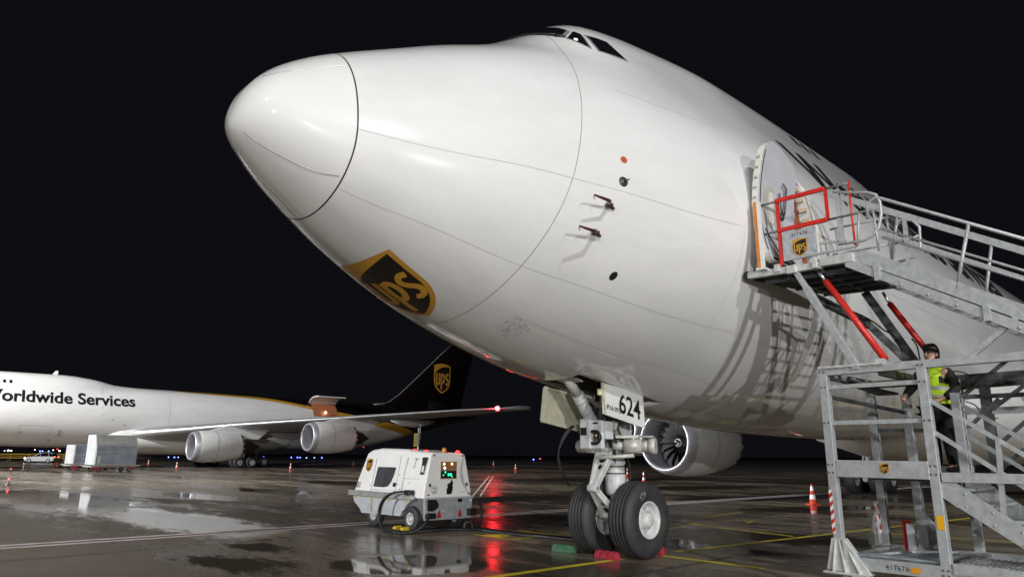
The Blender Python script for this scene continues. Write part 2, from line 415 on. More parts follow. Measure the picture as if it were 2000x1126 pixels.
# lead-in line and its stop bars
gline('lead_in_line', [(-4.0, 7.4), (1.95, 12.62)], .16, LYEL)
gline('lead_in_line', [(3.02, 13.55), (7.57, 16.98), (16, 23.3), (40, 40)], .15, LYEL)
gline('stop_bar', [(2.66, 13.0), (3.97, 11.62)], .15, LYEL)
gline('stop_bar', [(6.2, 16.2), (4.4, 19.2)], .13, LYEL); gline('stop_bar', [(8.4, 17.2), (10.8, 15.0)], .13, LYEL)
gline('stop_bar', [(4.6, 19.7), (7.3, 23.1)], .11, LYEL, .0045)
def gpoly(name, polys, m, z): 
    q = MB()
    for p in polys: q.poly([(x, y, z) for x, y in p])
    return tag(q.build(name, m, recalc=False), kind='structure')
# painted hydrant box with a disc
gline('stand_marking', [(-.80, 16.2), (.0, 15.28), (.48, 15.62), (.05, 16.1)], .10, LYEL)
gline('stand_marking', [(.15, 17.1), (.60, 16.6), (1.15, 16.1)], .10, LYEL)
gpoly('stand_marking', [[(-.30+.3*math.cos(q), 15.95+.3*math.sin(q)) for q in [k*.314 for k in range(20)]]], LYEL, .005)
gline('stand_marking', [(4.9, 21.0), (6.6, 19.9), (6.2, 19.3)], .10, LYEL); gline('stand_marking', [(3.4, 17.4), (4.3, 18.2)], .12, LYEL)
gline('stand_marking', [(3.0, 18.0), (4.2, 19.2), (4.9, 18.8)], .12, LYEL)

# ------------------------------------------------------------------ 747-sized fuselage: measured half sections

FS=[0,0.25,0.8,1.8,3.0,4.2,5.5,7.0,9.0,12.0,16.0,19.0,21.5,24.0,46.0,52.0,58.0,64.0,70.0,75.0]
FT=dict(
 w=[.03,.57,.92,1.44,1.94,2.33,2.73,3.04,3.24,3.29,3.3,3.3,3.3,3.3,3.3,3.15,2.6,1.9,1.1,.35],
 zc=[5.64,5.72,5.51,5.40,5.35,5.30,5.31,5.30,5.27,5.27,5.27,5.27,5.27,5.27,5.27,5.4,6.0,6.6,7.25,7.65],
 bot=[5.60,5.26,4.85,4.23,3.66,3.27,2.96,2.72,2.38,2.2,2.15,2.15,2.15,2.15,2.15,2.4,3.5,4.9,6.4,7.4],
 tl=[5.63,6.25,6.71,7.22,7.79,8.18,8.35,8.42,8.52,8.58,8.6,8.65,8.7,8.8,8.82,8.78,8.65,8.5,8.25,7.9],
 wu=[.01,.33,.60,.96,1.30,1.56,1.74,1.80,1.92,1.95,1.95,1.75,1.2,.9,.9,.8,.7,.5,.3,.1],
 zu=[5.60,5.65,5.80,6.11,6.52,6.92,7.31,7.59,7.74,7.77,7.77,7.6,7.6,7.7,7.7,7.7,7.7,7.8,7.8,7.7],
 top=[5.63,6.23,6.71,7.23,7.73,8.43,9.28,9.55,9.71,9.76,9.78,9.5,8.97,8.87,8.85,8.8,8.7,8.55,8.3,7.95],
 nb=[2,1.98,1.96,1.91,1.86,1.87,1.88,1.86,1.82,1.88,1.95,2,2,2,2,2,2,2,2,2])
def pchip(x,y,xi):
    x=np.asarray(x,float);y=np.asarray(y,float);h=np.diff(x);d=np.diff(y)/h
    m=np.zeros_like(y)
    for k in range(1,len(x)-1):
        if d[k-1]*d[k]>0:
            a=2*h[k]+h[k-1];b=h[k]+2*h[k-1];m[k]=(a+b)/(a/d[k-1]+b/d[k])
    m[0]=d[0];m[-1]=d[-1]
    xi=np.clip(xi,x[0],x[-1]);i=np.clip(np.searchsorted(x,xi)-1,0,len(x)-2)
    t=(xi-x[i])/h[i]
    return (2*t**3-3*t**2+1)*y[i]+(t**3-2*t**2+t)*h[i]*m[i]+(-2*t**3+3*t**2)*y[i+1]+(t**3-t**2)*h[i]*m[i+1]
def prof(s):
    u=np.sqrt(np.maximum(np.atleast_1d(np.asarray(s,float)),0)); uk=np.sqrt(np.array(FS))
    return {k:pchip(uk,v,u) for k,v in FT.items()}
def halfw_raw(P,z):
    w,zc,bot,tl,wu,zu,top,nb=[P[k][:,None] for k in('w','zc','bot','tl','wu','zu','top','nb')]
    below=w*np.maximum(0,1-np.clip((zc-z)/np.maximum(zc-bot,1e-6),0,1)**nb)**(1/nb)
    above=w*np.sqrt(np.maximum(0,1-np.clip((z-zc)/np.maximum(tl-zc,1e-6),0,1)**2))
    lo=np.where(z<zc,below,above)
    up=wu*np.sqrt(np.maximum(0,1-np.clip((z-zu)/np.maximum(top-zu,1e-6),0,1)**2))
    up=np.where(z<zu,wu,up); up=np.where(z<zc,0,up)
    mx=np.maximum(np.maximum(lo,up),1e-9)
    return mx*((lo/mx)**8+(up/mx)**8)**.125
NSEC=65
CU=(1-np.cos(np.linspace(0,np.pi,301)))/2
TS=np.concatenate([np.linspace(0,np.sqrt(12),260)**2,np.linspace(12.1,75,260)])
def _table():
    """half widths with the crease between the two lobes faired over"""
    P_=prof(TS); z=P_['bot'][:,None]+(P_['top']-P_['bot'])[:,None]*CU[None]; t=halfw_raw(P_,z); t[:,0]=0; t[:,-1]=0
    out=np.empty_like(t)
    for i in range(len(TS)):
        h=[]
        for q in zip(z[i],t[i]):
            while len(h)>1 and (h[-1][0]-h[-2][0])*(q[1]-h[-2][1])-(h[-1][1]-h[-2][1])*(q[0]-h[-2][0])>=0: h.pop()
            h.append(q)
        out[i]=np.interp(z[i],[a for a,b in h],[b for a,b in h])
    k=np.array([1,4,6,4,1.])/16          # ease the tangent lines into the lobes
    for _ in range(3):
        e=np.pad(out,((0,0),(2,2)),mode='edge'); s=sum(k[j]*e[:,j:j+out.shape[1]] for j in range(5)); w=np.zeros(out.shape[1]); w[110:240]=1
        out=np.where(w[None]>0,s,out)
    return out
TW=_table()
def halfw_s(s,z):
    """half width at stations s (n,) and heights z (n,m)"""
    P_=prof(s); z=np.asarray(z,float); u=np.clip((z-P_['bot'][:,None])/(P_['top']-P_['bot'])[:,None],0,1)
    q=np.arccos(1-2*u)/np.pi*300; j=np.clip(q.astype(int),0,299); g=q-j
    i=np.clip(np.searchsorted(TS,s)-1,0,len(TS)-2); f=np.clip((s-TS[i])/(TS[i+1]-TS[i]),0,1)[:,None]; i=i[:,None]
    return (TW[i,j]*(1-g)+TW[i,j+1]*g)*(1-f)+(TW[i+1,j]*(1-g)+TW[i+1,j+1]*g)*f
def sections(s,m=NSEC):
    """arc-length-even half sections: returns t,z (n,m) from keel to crown and the arc lengths"""
    s=np.atleast_1d(np.asarray(s,float)); P=prof(s)
    z=P['bot'][:,None]+(P['top']-P['bot'])[:,None]*CU[None]; t=halfw_s(s,z)
    t[:,0]=0;t[:,-1]=0
    L=np.concatenate([np.zeros((len(z),1)),np.cumsum(np.hypot(np.diff(t,axis=1),np.diff(z,axis=1)),axis=1)],1)
    T=np.empty((len(z),m));Z=np.empty((len(z),m))
    for i in range(len(z)):
        q=np.linspace(0,L[i,-1],m); T[i]=np.interp(q,L[i],t[i]); Z[i]=np.interp(q,L[i],z[i])
    return T,Z,L[:,-1]

def surf_sl(A):
    """(s, arc length from the keel, + to port) -> position, outward normal in the plane's local axes"""
    A = np.asarray(A, float)
    def pos(s, l):
        T, Z, L = sections(s, 241); al = np.abs(l)
        q = np.clip(al/L*240, 0, 239.999); i = q.astype(int); f = q-i; r = np.arange(len(s))
        t = T[r, i]*(1-f)+T[r, i+1]*f; z = Z[r, i]*(1-f)+Z[r, i+1]*f
        return np.stack([s, -t*np.sign(np.where(l == 0, 1, l)), z], 1)
    s, l = A[:, 0], A[:, 1]; e = .02
    p = pos(s, l); a = pos(s+e, l)-pos(s-e, l); b = pos(s, l+e)-pos(s, l-e)
    n = np.cross(b, a); n /= np.maximum(np.linalg.norm(n, axis=1, keepdims=True), 1e-9)
    c = np.array([s*0, s*0, prof(s)['zc']]).T; c[:, 0] = p[:, 0]
    sg = np.sign(np.sum(n*(p-c), 1)); return p, n*np.where(sg == 0, 1, sg)[:, None]
def surf_sz(side=1):
    def f(A):
        A = np.asarray(A, float); s, z = A[:, 0], A[:, 1]
        def pos(s, z): return np.stack([s, -side*halfw_s(s, z[:, None])[:, 0], z], 1)
        e = .02; p = pos(s, z); n = np.cross(pos(s, z+e)-pos(s, z-e), pos(s+e, z)-pos(s-e, z))
        n /= np.maximum(np.linalg.norm(n, axis=1, keepdims=True), 1e-9)
        sg = np.sign(n[:, 1]*(-side)); return p, n*np.where(sg == 0, 1, sg)[:, None]
    return f
SZ = surf_sz(1)
def smooth_path(pts, k=5):
    p = [np.array(a, float) for a in pts]; p = [2*p[0]-p[1]]+p+[2*p[-1]-p[-2]]; out = []
    for a, b, c, d in zip(p, p[1:], p[2:], p[3:]):
        for j in range(k):
            t = j/k; out.append(tuple(.5*(2*b+(c-a)*t+(2*a-5*b+4*c-d)*t*t+(3*b-a-3*c+d)*t**3)))
    out.append(tuple(p[-2])); return out
def path_decal(name, pts, w, m, parent, off=.003, n=10, mapf=None):
    """thin line along (s, l) control points"""
    q = []
    if n > 1 and len(pts) > 2: pts = smooth_path(pts)
    for a, b in zip(pts, pts[1:]): q += [(a[0]+(b[0]-a[0])*k/n, a[1]+(b[1]-a[1])*k/n) for k in range(n)]
    q.append(pts[-1]); q = np.array(q)
    p, nr = (mapf or surf_sl)(q); mb = MB(); mb.smooth = True
    d = np.gradient(p, axis=0); x = np.cross(d, nr); x /= np.maximum(np.linalg.norm(x, axis=1, keepdims=True), 1e-9)
    A = [mb.bm.verts.new(v) for v in p+x*w/2+nr*off]; B = [mb.bm.verts.new(v) for v in p-x*w/2+nr*off]
    for i in range(len(p)-1): mb._face([A[i], A[i+1], B[i+1], B[i]])
    return mb if parent is None else mb.build(name, m, parent, recalc=False)
def join_mb(name, mbs, m, parent):
    out = MB()
    for k in mbs:
        me = bpy.data.meshes.new('t'); k.bm.to_mesh(me); k.bm.free(); out.bm.from_mesh(me); bpy.data.meshes.remove(me)
    return out.build(name, m, parent, recalc=False)

def livery():
    m = bpy.data.materials.new('airframe_paint'); m.use_nodes = True; nt = m.node_tree; b = nt.nodes['Principled BSDF']
    N = nt.nodes.new; Lk = nt.links.new; tc = N('ShaderNodeTexCoord'); sp = N('ShaderNodeSeparateXYZ'); Lk(tc.outputs['Object'], sp.inputs['Vector'])
    def curve(pts):
        mr = N('ShaderNodeMath'); mr.operation = 'DIVIDE'; mr.inputs[1].default_value = 80; Lk(sp.outputs['X'], mr.inputs[0])
        fc = N('ShaderNodeFloatCurve'); c = fc.mapping.curves[0]
        pts = [(s/80, z/12) for s, z in pts]
        c.points[0].location = pts[0]; c.points[1].location = pts[-1]
        for q in pts[1:-1]: c.points.new(*q)
        fc.mapping.update(); Lk(mr.outputs[0], fc.inputs['Value'])
        mu = N('ShaderNodeMath'); mu.operation = 'MULTIPLY'; mu.inputs[1].default_value = 12; Lk(fc.outputs[0], mu.inputs[0])
        g = N('ShaderNodeMath'); g.operation = 'GREATER_THAN'; Lk(sp.outputs['Z'], g.inputs[0]); Lk(mu.outputs[0], g.inputs[1]); return g.outputs[0]
    lo = curve([(0, 11.8), (20, 11), (27, 8.87), (38, 8.25), (44.4, 7.3), (48, 6.6), (54, 5.5), (59, 4.6), (63, 3.2), (80, .1)])
    hi = curve([(0, 11.9), (22, 11.2), (32, 8.86), (38, 8.6), (44.2, 7.75), (48, 7.2), (51.5, 6.75), (59, 5.6), (64, 4.0), (80, .5)])
    no = N('ShaderNodeTexNoise'); no.inputs['Scale'].default_value = .8; no.inputs['Detail'].default_value = 8; no.inputs['Roughness'].default_value = .7
    mp = N('ShaderNodeMapping'); mp.inputs['Scale'].default_value = (.35, 1.2, 1.2); Lk(tc.outputs['Object'], mp.inputs['Vector']); Lk(mp.outputs['Vector'], no.inputs['Vector'])
    w = N('ShaderNodeValToRGB'); e = w.color_ramp.elements; e[0].position = .28; e[0].color = (.69, .69, .685, 1); e[1].position = .62; e[1].color = (.79, .79, .79, 1); Lk(no.outputs['Fac'], w.inputs['Fac'])
    a = N('ShaderNodeMixRGB'); Lk(lo, a.inputs['Fac']); Lk(w.outputs['Color'], a.inputs['Color1']); a.inputs['Color2'].default_value = (.55, .30, .03, 1)
    c = N('ShaderNodeMixRGB'); Lk(hi, c.inputs['Fac']); Lk(a.outputs['Color'], c.inputs['Color1']); c.inputs['Color2'].default_value = (.006, .004, .0035, 1)
    # grime of the belly: streaks that run aft
    n2 = N('ShaderNodeTexNoise'); n2.inputs['Scale'].default_value = 2.2; n2.inputs['Detail'].default_value = 7; Lk(mp.outputs['Vector'], n2.inputs['Vector'])
    rg = N('ShaderNodeMapRange'); rg.inputs['To Min'].default_value = .17; rg.inputs['To Max'].default_value = .33; Lk(n2.outputs['Fac'], rg.inputs['Value']); Lk(rg.outputs['Result'], b.inputs['Roughness'])
    Lk(c.outputs['Color'], b.inputs['Base Color']); b.inputs['Coat Weight'].default_value = .9; b.inputs['Coat Roughness'].default_value = .025; b.inputs['Specular IOR Level'].default_value = .15
    # faint skin waviness
    n3 = N('ShaderNodeTexNoise'); n3.inputs['Scale'].default_value = .9; n3.inputs['Detail'].default_value = 2; Lk(tc.outputs['Object'], n3.inputs['Vector'])
    bp = N('ShaderNodeBump'); bp.inputs['Strength'].default_value = .12; bp.inputs['Distance'].default_value = .05; Lk(n3.outputs['Fac'], bp.inputs['Height']); Lk(bp.outputs['Normal'], b.inputs['Normal'])
    return m
LIV = livery()
RADO = mat('radome_paint', (.78, .78, .77), .3, 0, .02, 1.2, coat=.9, spec=.15)
NACE = mat('nacelle_paint', (.76, .76, .76), .33, 0, .06, 1.5)
WINGM = mat('wing_grey', (.42, .43, .44), .4, .1, .12, .8)
S_RAD = 1.105

def ring_pts(s, half=NSEC):
    T, Z, L = sections([s], half); t, z = T[0], Z[0]
    return [(s, -a, b) for a, b in zip(t, z)] + [(s, a, b) for a, b in zip(t[-2:0:-1], z[-2:0:-1])]
def fuselage_mb(s0, s1, ds):
    out = MB(); st = list(np.arange(s0, min(s1, 12), ds))+list(np.arange(12, s1, 1.0)) if s1 > 12 else list(np.arange(s0, s1, ds))
    st = sorted(set([round(x, 4) for x in st] + [s1]))
    out.loft([ring_pts(s) for s in st], caps=False); return out
def radome_mb():
    out = MB(); st = [S_RAD*(k/22)**1.9 for k in range(1, 23)]
    rings = [ring_pts(s) for s in st]; rv = [[out.bm.verts.new(p) for p in r] for r in rings]; out.smooth = True
    n = len(rv[0])
    for a, b in zip(rv, rv[1:]):
        for k in range(n): out._face([a[k], a[(k+1) % n], b[(k+1) % n], b[k]])
    tip = out.bm.verts.new((-.004, 0, 5.615))
    for k in range(n): out._face([tip, rv[0][(k+1) % n], rv[0][k]])
    return out
def cut_with(o, cutters):
    """subtract closed solids from a mesh once, keep the result as plain mesh"""
    for c in cutters:
        m = o.modifiers.new('cut', 'BOOLEAN'); m.object = c; m.operation = 'DIFFERENCE'; m.solver = 'EXACT'; m.use_self = False
    dg = bpy.context.evaluated_depsgraph_get(); dg.update()
    me = bpy.data.meshes.new_from_object(o.evaluated_get(dg)); o.modifiers.clear(); old = o.data; o.data = me; bpy.data.meshes.remove(old)
    for c in cutters:
        d = c.data; bpy.data.objects.remove(c); bpy.data.meshes.remove(d)

def airfoil(le, te, th, n=14, camber=.01):
    """closed section between leading and trailing edge points"""
    le = Vector(le); te = Vector(te); c = te-le; L = c.length; up = Vector((0, 0, 1)); out = []
    def half(x): return 5*th*(.2969*math.sqrt(x)-.126*x-.3516*x*x+.2843*x**3-.1036*x**4)
    xs = [(1-math.cos(math.pi*k/n))/2 for k in range(n+1)]
    for x in xs: out.append(le+c*x+up*(half(x)+camber*4*x*(1-x))*L)
    for x in xs[-2:0:-1]: out.append(le+c*x+up*(-half(x)*.85+camber*4*x*(1-x))*L)
    return out
def wing_mb(side, secs):
    out = MB(); out.loft([airfoil(P(s0, side*t, z0), P(s1, side*t, z1), th) for t, s0, z0, s1, z1, th in secs]); return out
WSEC = [(2.6, 22.0, 3.55, 37.8, 3.3, .12), (3.6, 22.9, 3.7, 38.0, 3.45, .12), (8, 27.0, 4.2, 38.6, 3.95, .11), (12, 30.2, 4.65, 39.6, 4.35, .10),
        (21, 38.3, 5.45, 44.6, 5.25, .09), (30, 46.4, 6.25, 50.4, 6.1, .085), (32.5, 49.2, 6.45, 52.2, 6.35, .08), (34.2, 52.4, 6.6, 53.6, 6.55, .08)]

def engine(root, s, t, z, detail):
    """nacelle with chevrons, lip, fan, spinner, core, pylon"""
    o = P(s, t, z); ax = (1, 0, 0)
    nac = MB(); n = 48; sm = True
    prof_o = [(.55, 1.555), (.7, 1.58), (.9, 1.60), (1.6, 1.64), (2.6, 1.63), (3.6, 1.54), (4.4, 1.42), (4.95, 1.30)]
    nac.smooth = True; rings = []
    for a, r in prof_o: rings.append([nac.bm.verts.new(o+Vector((a, r*math.cos(2*math.pi*k/n), r*math.sin(2*math.pi*k/n)))) for k in range(n)])
    rings.append([nac.bm.verts.new(o+Vector((5.1+(.26 if k % 3 == 1 else (.16 if k % 3 == 2 else 0)), 1.27*math.cos(2*math.pi*k/n), 1.27*math.sin(2*math.pi*k/n)))) for k in range(n)])
    inner = [(4.9, 1.22), (3.0, 1.30), (1.7, 1.335)]
    for a, r in inner: rings.append([nac.bm.verts.new(o+Vector((a, r*math.cos(2*math.pi*k/n), r*math.sin(2*math.pi*k/n)))) for k in range(n)])
    for a, b in zip(rings, rings[1:]):
        for k in range(n): nac._face([a[k], a[(k+1) % n], b[(k+1) % n], b[k]])
    e = nac.build('engine_nacelle', NACE, root, recalc=False)
    sm_ = MB(); sm_.lathe(o, ax, [(2.30, 1.642), (2.34, 1.6425)], 48); sm_.build('cowl_seam', SEAM, e, recalc=False)
    lip = MB(); lip.lathe(o, ax, [(.55, 1.558), (.3, 1.50), (.12, 1.44), (.03, 1.38), (0, 1.32), (.03, 1.265), (.15, 1.225), (.45, 1.23)], 48); lip.build('inlet_lip', mat('lip_metal', (.52, .52, .57), .42, .6, .06, 3), e, recalc=False)
    duct = MB(); duct.lathe(o, ax, [(.45, 1.23), (.9, 1.29), (1.3, 1.335), (1.72, 1.335)], 48); duct.build('inlet_duct', GREYP, e, recalc=False)
    hub = MB(); hub.lathe(o, ax, [(1.0, 0), (1.03, .08), (1.15, .2), (1.35, .33), (1.6, .42), (1.75, .44)], 28); sp = hub.build('spinner', mat('spinner_dark', (.02, .02, .022), .35, 0, 0), e)
    sw = MB()          # white comma on the spinner
    pts = []
    for k in range(15):
        q = R(20+k*20); rr = .05+.15*k/14; a = 1.0+.0; xa = np.interp(rr, [0, .08, .2, .33], [1.0, 1.03, 1.15, 1.35])-.012
        wd = .035+.05*math.sin(math.pi*k/14); pts.append((xa, q, rr, wd))
    prev = None; sw.smooth = True
    for xa, q, rr, wd in pts:
        r0, r1 = max(.005, rr-wd), rr+wd; xf_ = lambda r: float(np.interp(r, [0, .08, .2, .33], [1.0, 1.03, 1.15, 1.35]))-.012
        a = sw.bm.verts.new(o+Vector((xf_(r0), r0*math.cos(q), r0*math.sin(q)))); b = sw.bm.verts.new(o+Vector((xf_(r1), r1*math.cos(q), r1*math.sin(q))))
        if prev: sw._face([prev[0], a, b, prev[1]])
        prev = (a, b)
    sw.build('spinner_swirl', mat('swirl_white', (.8, .8, .8), .5, 0, 0), e, recalc=False)
    if detail:
        fan = MB(); fan.smooth = True; NB = 18
        for k in range(NB):
            q0 = 2*math.pi*k/NB; A = []
            for j in range(7):
                f = j/6; r = .36+(1.31-.36)*f; q = q0+.20*math.sin(f*2.2)-.10*f; tw = .25+.95*f; ch = .30+.16*math.sin(f*2.4)
                dx = math.cos(tw)*ch/2; dq = math.sin(tw)*ch/2/r
                A.append((o+Vector((1.48-dx, r*math.cos(q-dq), r*math.sin(q-dq))), o+Vector((1.48+dx, r*math.cos(q+dq), r*math.sin(q+dq)))))
            V = [(fan.bm.verts.new(a), fan.bm.verts.new(b)) for a, b in A]
            for (a, b), (c, d) in zip(V, V[1:]): fan._face([a, c, d, b])
        fan.build('fan_blades', mat('fan_titanium', (.34, .34, .35), .4, .35, .1, 5), e, recalc=False)
    dk = MB(); dk.lathe(o, ax, [(1.85, 0), (1.85, 1.335)], 40); dk.build('fan_shade_disc', mat('fan_shade_dark', (.03, .03, .032), .8, 0, 0), e)  # dark disc standing in for the shade behind the fan blades
    core = MB(); core.lathe(o, ax, [(3.2, 1.0), (4.6, .95), (5.6, .82), (6.5, .62)], 36); core.lathe(o, ax, [(6.3, .5), (6.8, .36), (7.4, .05)], 24)
    core.build('exhaust_core', mat('exhaust_metal', (.05, .045, .042), .45, .7, .2, 3), e, recalc=False)
    py = MB(); zt = float(np.interp(t if t > 0 else -t, [8, 12, 21, 30], [4.2, 4.65, 5.45, 6.25]))
    pr = [P(s+1.5, t, z+1.55), P(s+4.2, t, zt+.12), P(s+6.2, t, zt+.05), P(s+8.6, t, zt-.25), P(s+7.2, t, z+.75), P(s+4.5, t, z+.9)]
    py.hexa([p+Vector((0, -.16, 0)) for p in pr], [p+Vector((0, .16, 0)) for p in pr]); py.build('engine_pylon', NACE, e, bevel=.08)
    return e

def wheel(root, c, axis, r, w, detail=True, name='wheel'):
    """tyre and rim; c centre, axis unit vector outboard"""
    c = Vector(c); ax = Vector(axis).normalized(); h = w/2; rr = r*.47
    ty = MB(); pr = [(-h*.80, rr), (-h*.98, r*.62), (-h, r*.76), (-h*.90, r*.90), (-h*.70, r*.975)]
    if detail:
        for g in (-.42, -.14, .14, .42): pr += [(h*(g-.035), r*(1.0-.012*abs(g))), (h*(g-.025), r*.986), (h*(g+.025), r*.986), (h*(g+.035), r*(1.0-.012*abs(g)))]
    else: pr += [(0, r)]
    pr += [(h*.70, r*.975), (h*.90, r*.90), (h, r*.76), (h*.98, r*.62), (h*.80, rr)]
    ty.lathe(c, ax, pr, 56 if detail else 24); t = ty.build('wheel', RUBBER, root, recalc=False)
    rm = MB()
    rm.lathe(c, ax, [(-h*.5, .06), (-h*.5, rr*.8), (-h*.8, rr*1.02), (-h*.86, rr*1.05), (-h*.80, rr*.93), (-h*.2, rr*.86), (h*.2, rr*.86), (h*.80, rr*.93), (h*.88, rr*1.05), (h*.93, rr*1.0), (h*.86, rr*.92), (h*.62, rr*.86), (h*.42, rr*.78), (h*.40, rr*.50), (h*.62, rr*.44), (h*.95, rr*.36), (h*1.0, rr*.28), (h*1.0, 0)], 40 if detail else 18)
    rm.build('rim', LGREY if detail else GREYP, t, recalc=False)
    if detail:
        x = ax.cross(Vector((0, 0, 1))).normalized(); y = Vector((0, 0, 1))
        for k in range(8):
            q = 2*math.pi*k/8; bl = MB(); bl.lathe(c+(x*math.cos(q)+y*math.sin(q))*rr*.62+ax*h*.38, ax, [(0, .0), (0, .028*r/.635), (.045, .022*r/.635), (.045, 0)], 8); bl.build('wheel_bolt', GREYP, t)
        bl = MB(); bl.box(c+ax*h*.75+y*.06, (.05, .05, .16)); bl.build('valve_bracket', GREYP, t)
    return t

def main_gear(root, s, t, yaw=0):
    g = MB(); g.tube([P(s, t, 3.2), P(s, t, .9)], .17, 12); g.tube([P(s-.75, t, .66), P(s+.75, t, .66)], .12, 10)
    g.tube([P(s-.2, t, 2.9), P(s-.9, t, 1.2)], .05, 8); g.tube([P(s+.1, t-.4, 3.0), P(s, t, 1.5)], .06, 8)
    gg = g.build('main_gear', LGREY, root)
    for ds in (-.74, .74):
        for dt in (-.56, .56): wheel(root, P(s+ds, t+dt, .64), (0, -1 if dt > 0 else 1, 0), .64, .5, False)
    return gg
TITLE = None
def airplane(loc, near, label):
    root = empty('cargo_airplane', loc, ROT, label, 'airplane', 'freighter airplanes parked on the apron')
    fz = fuselage_mb(S_RAD+.012, 75.0, .22 if near else 1.0)
    tip = [v for v in fz.bm.verts if v.co.x > 74.99]
    try: fz.bm.faces.new(tip)
    except ValueError: pass
    front = [v for v in fz.bm.verts if v.co.x < S_RAD+.0125]
    try: fz.bm.faces.new(front)
    except ValueError: pass
    f = fz.build('fuselage', [LIV], root)
    if near:
        c1 = MB(); c1.prism([(7.86+x, -1.8, 4.52+z) for x, z in rrect(0, 0, 1.03, 1.95, .22, 5)], (0, -2.5, 0)); o1 = c1.build('cut', DARK)
        c2 = MB(); c2.prism([(5.75, -.52, 1.5), (7.75, -.52, 1.5), (7.75, .52, 1.5), (5.75, .52, 1.5)], (0, 0, 2.4)); o2 = c2.build('cut', DARK)
        for c in (o1, o2): c.matrix_world = Matrix.Translation(loc) @ Matrix.Rotation(ROT, 4, 'Z')
        bpy.context.view_layer.update()
        cut_with(f, [o1, o2])
        b_ = bmesh.new(); b_.from_mesh(f.data); bmesh.ops.delete(b_, geom=[q for q in b_.faces if q.calc_center_median().x < S_RAD+.02 and abs(q.normal.x) > .95], context='FACES_ONLY'); b_.to_mesh(f.data); b_.free()
        # lobby behind the door and the roof of the wheel bay
        b = MB(); b.hexa([(7.875, -1.815, 4.535), (8.875, -1.815, 4.535), (8.875, -3.09, 4.535), (7.875, -2.98, 4.535)], [(7.875, -1.815, 6.455), (8.875, -1.815, 6.455), (8.875, -2.93, 6.455), (7.875, -2.84, 6.455)])
        b.bm.faces.ensure_lookup_table(); bmesh.ops.delete(b.bm, geom=[q for q in b.bm.faces if q.calc_center_median().y < -2.8], context='FACES')
        b.build('door_lobby', INTER, root)
        for k in range(9):
            z = 4.7+k*.2; jb = MB(); jb.box(Vector(SZ(np.array([(8.85, z)]))[0][0])+Vector((0, .10, 0)), (.05, .13, .07)); jb.build('door_stop', mat('stop_cream', (.70, .55, .42), .45, 0, .1), root)
        fr = path_decal('t', [(8.905, z) for z in np.linspace(4.55, 6.2, 12)], .06, WHITE, None, .006, 3, SZ); fr2 = path_decal('t', [(7.85, z) for z in np.linspace(4.55, 6.4, 12)], .06, WHITE, None, .006, 3, SZ)
        join_mb('door_frame', [fr, fr2], mat('door_frame_cream', (.72, .66, .52), .4, 0, .1, 5), root)
        wb = MB(); wb.hexa([P(5.77, .505, 2.99), P(7.73, .505, 2.8), P(7.73, -.505, 2.8), P(5.77, -.505, 2.99)], [P(5.77, .505, 3.88), P(7.73, .505, 3.88), P(7.73, -.505, 3.88), P(5.77, -.505, 3.88)])
        wb.bm.faces.ensure_lookup_table(); bmesh.ops.delete(wb.bm, geom=[q for q in wb.bm.faces if q.calc_center_median().z < 3.0], context='FACES')
        for k in range(5): wb.beam(P(5.9+k*.42, -.50, 3.72), P(5.9+k*.42, .50, 3.72), .05, .12)
        wb.beam(P(5.8, .3, 3.5), P(7.7, .3, 3.5), .06); wb.beam(P(5.8, -.25, 3.6), P(7.7, -.25, 3.6), .08)
        wb.build('wheel_bay', mat('bay_primer', (.20, .19, .15), .7, 0, .35, 6), root)
    rd = radome_mb().build('radome', RADO, root)
    # seams
    T, Z, L = sections([S_RAD], 241)
    ring = lambda s0, k, n=64, l0=0, l1=1: [(lambda l, zz: (s0+k*(zz-5.25), l))(*_lz(s0, k, q)) for q in np.linspace(-l1, l1, 2*n)]
    def _lz(s0, k, q):
        s = s0; 
        for _ in range(3):
            T, Z, L = sections([s], 241); l = abs(q)*L[0]; z = np.interp(l/L[0]*240, range(241), Z[0]); s = s0+k*(z-5.25)
        return (l*(1 if q >= 0 else -1), z)
    def seam(s0, k, l1=1.0):
        out = []
        for q in np.linspace(-l1, l1, 97):
            l, z = _lz(s0, k, q); out.append((s0+k*(z-5.25), l))
        return out
    path_decal('radome_seam', seam(S_RAD, .0), .011 if near else .03, SEAMD, root, .003, 1)
    if near:
        a = path_decal('t', [q for q in seam(3.733, .266)], .009, SEAM, None, .003, 1)
        join_mb('nose_door_seam', [a], SEAM, root)
        lines = [[(1.12, 1.53), (1.67, 1.93), (2.90, 2.74), (3.91, 3.23), (5.04, 3.66), (6.77, 4.15)],
                 [(1.13, .75), (2.24, 1.31), (3.53, 1.73), (4.93, 2.13), (6.83, 2.48), (8.03, 2.67), (12, 2.95), (24, 3.0)],
                 [(4.84, 5.51), (6.97, 6.14)], [(9.2, 4.55), (13, 4.6), (24, 4.6)],
                 [(4.0, 1.05), (6.0, 1.35), (9.0, 1.6), (20, 1.8)], [(1.12, -.2), (1.9, -.25), (3.2, -.25)],
                 [(6.86, 2.52), (6.83, 4.2)], [(10.4, 1.0), (10.4, 5.2)], [(14.2, 1.0), (14.2, 6.0)]]
        ms = []
        for q in lines:
            ms.append(path_decal('t', q, .0055, SEAM, None, .003, 8))
        join_mb('panel_seams', ms, mat('panel_seam_pale', (.46, .46, .455), .5, 0, 0), root)
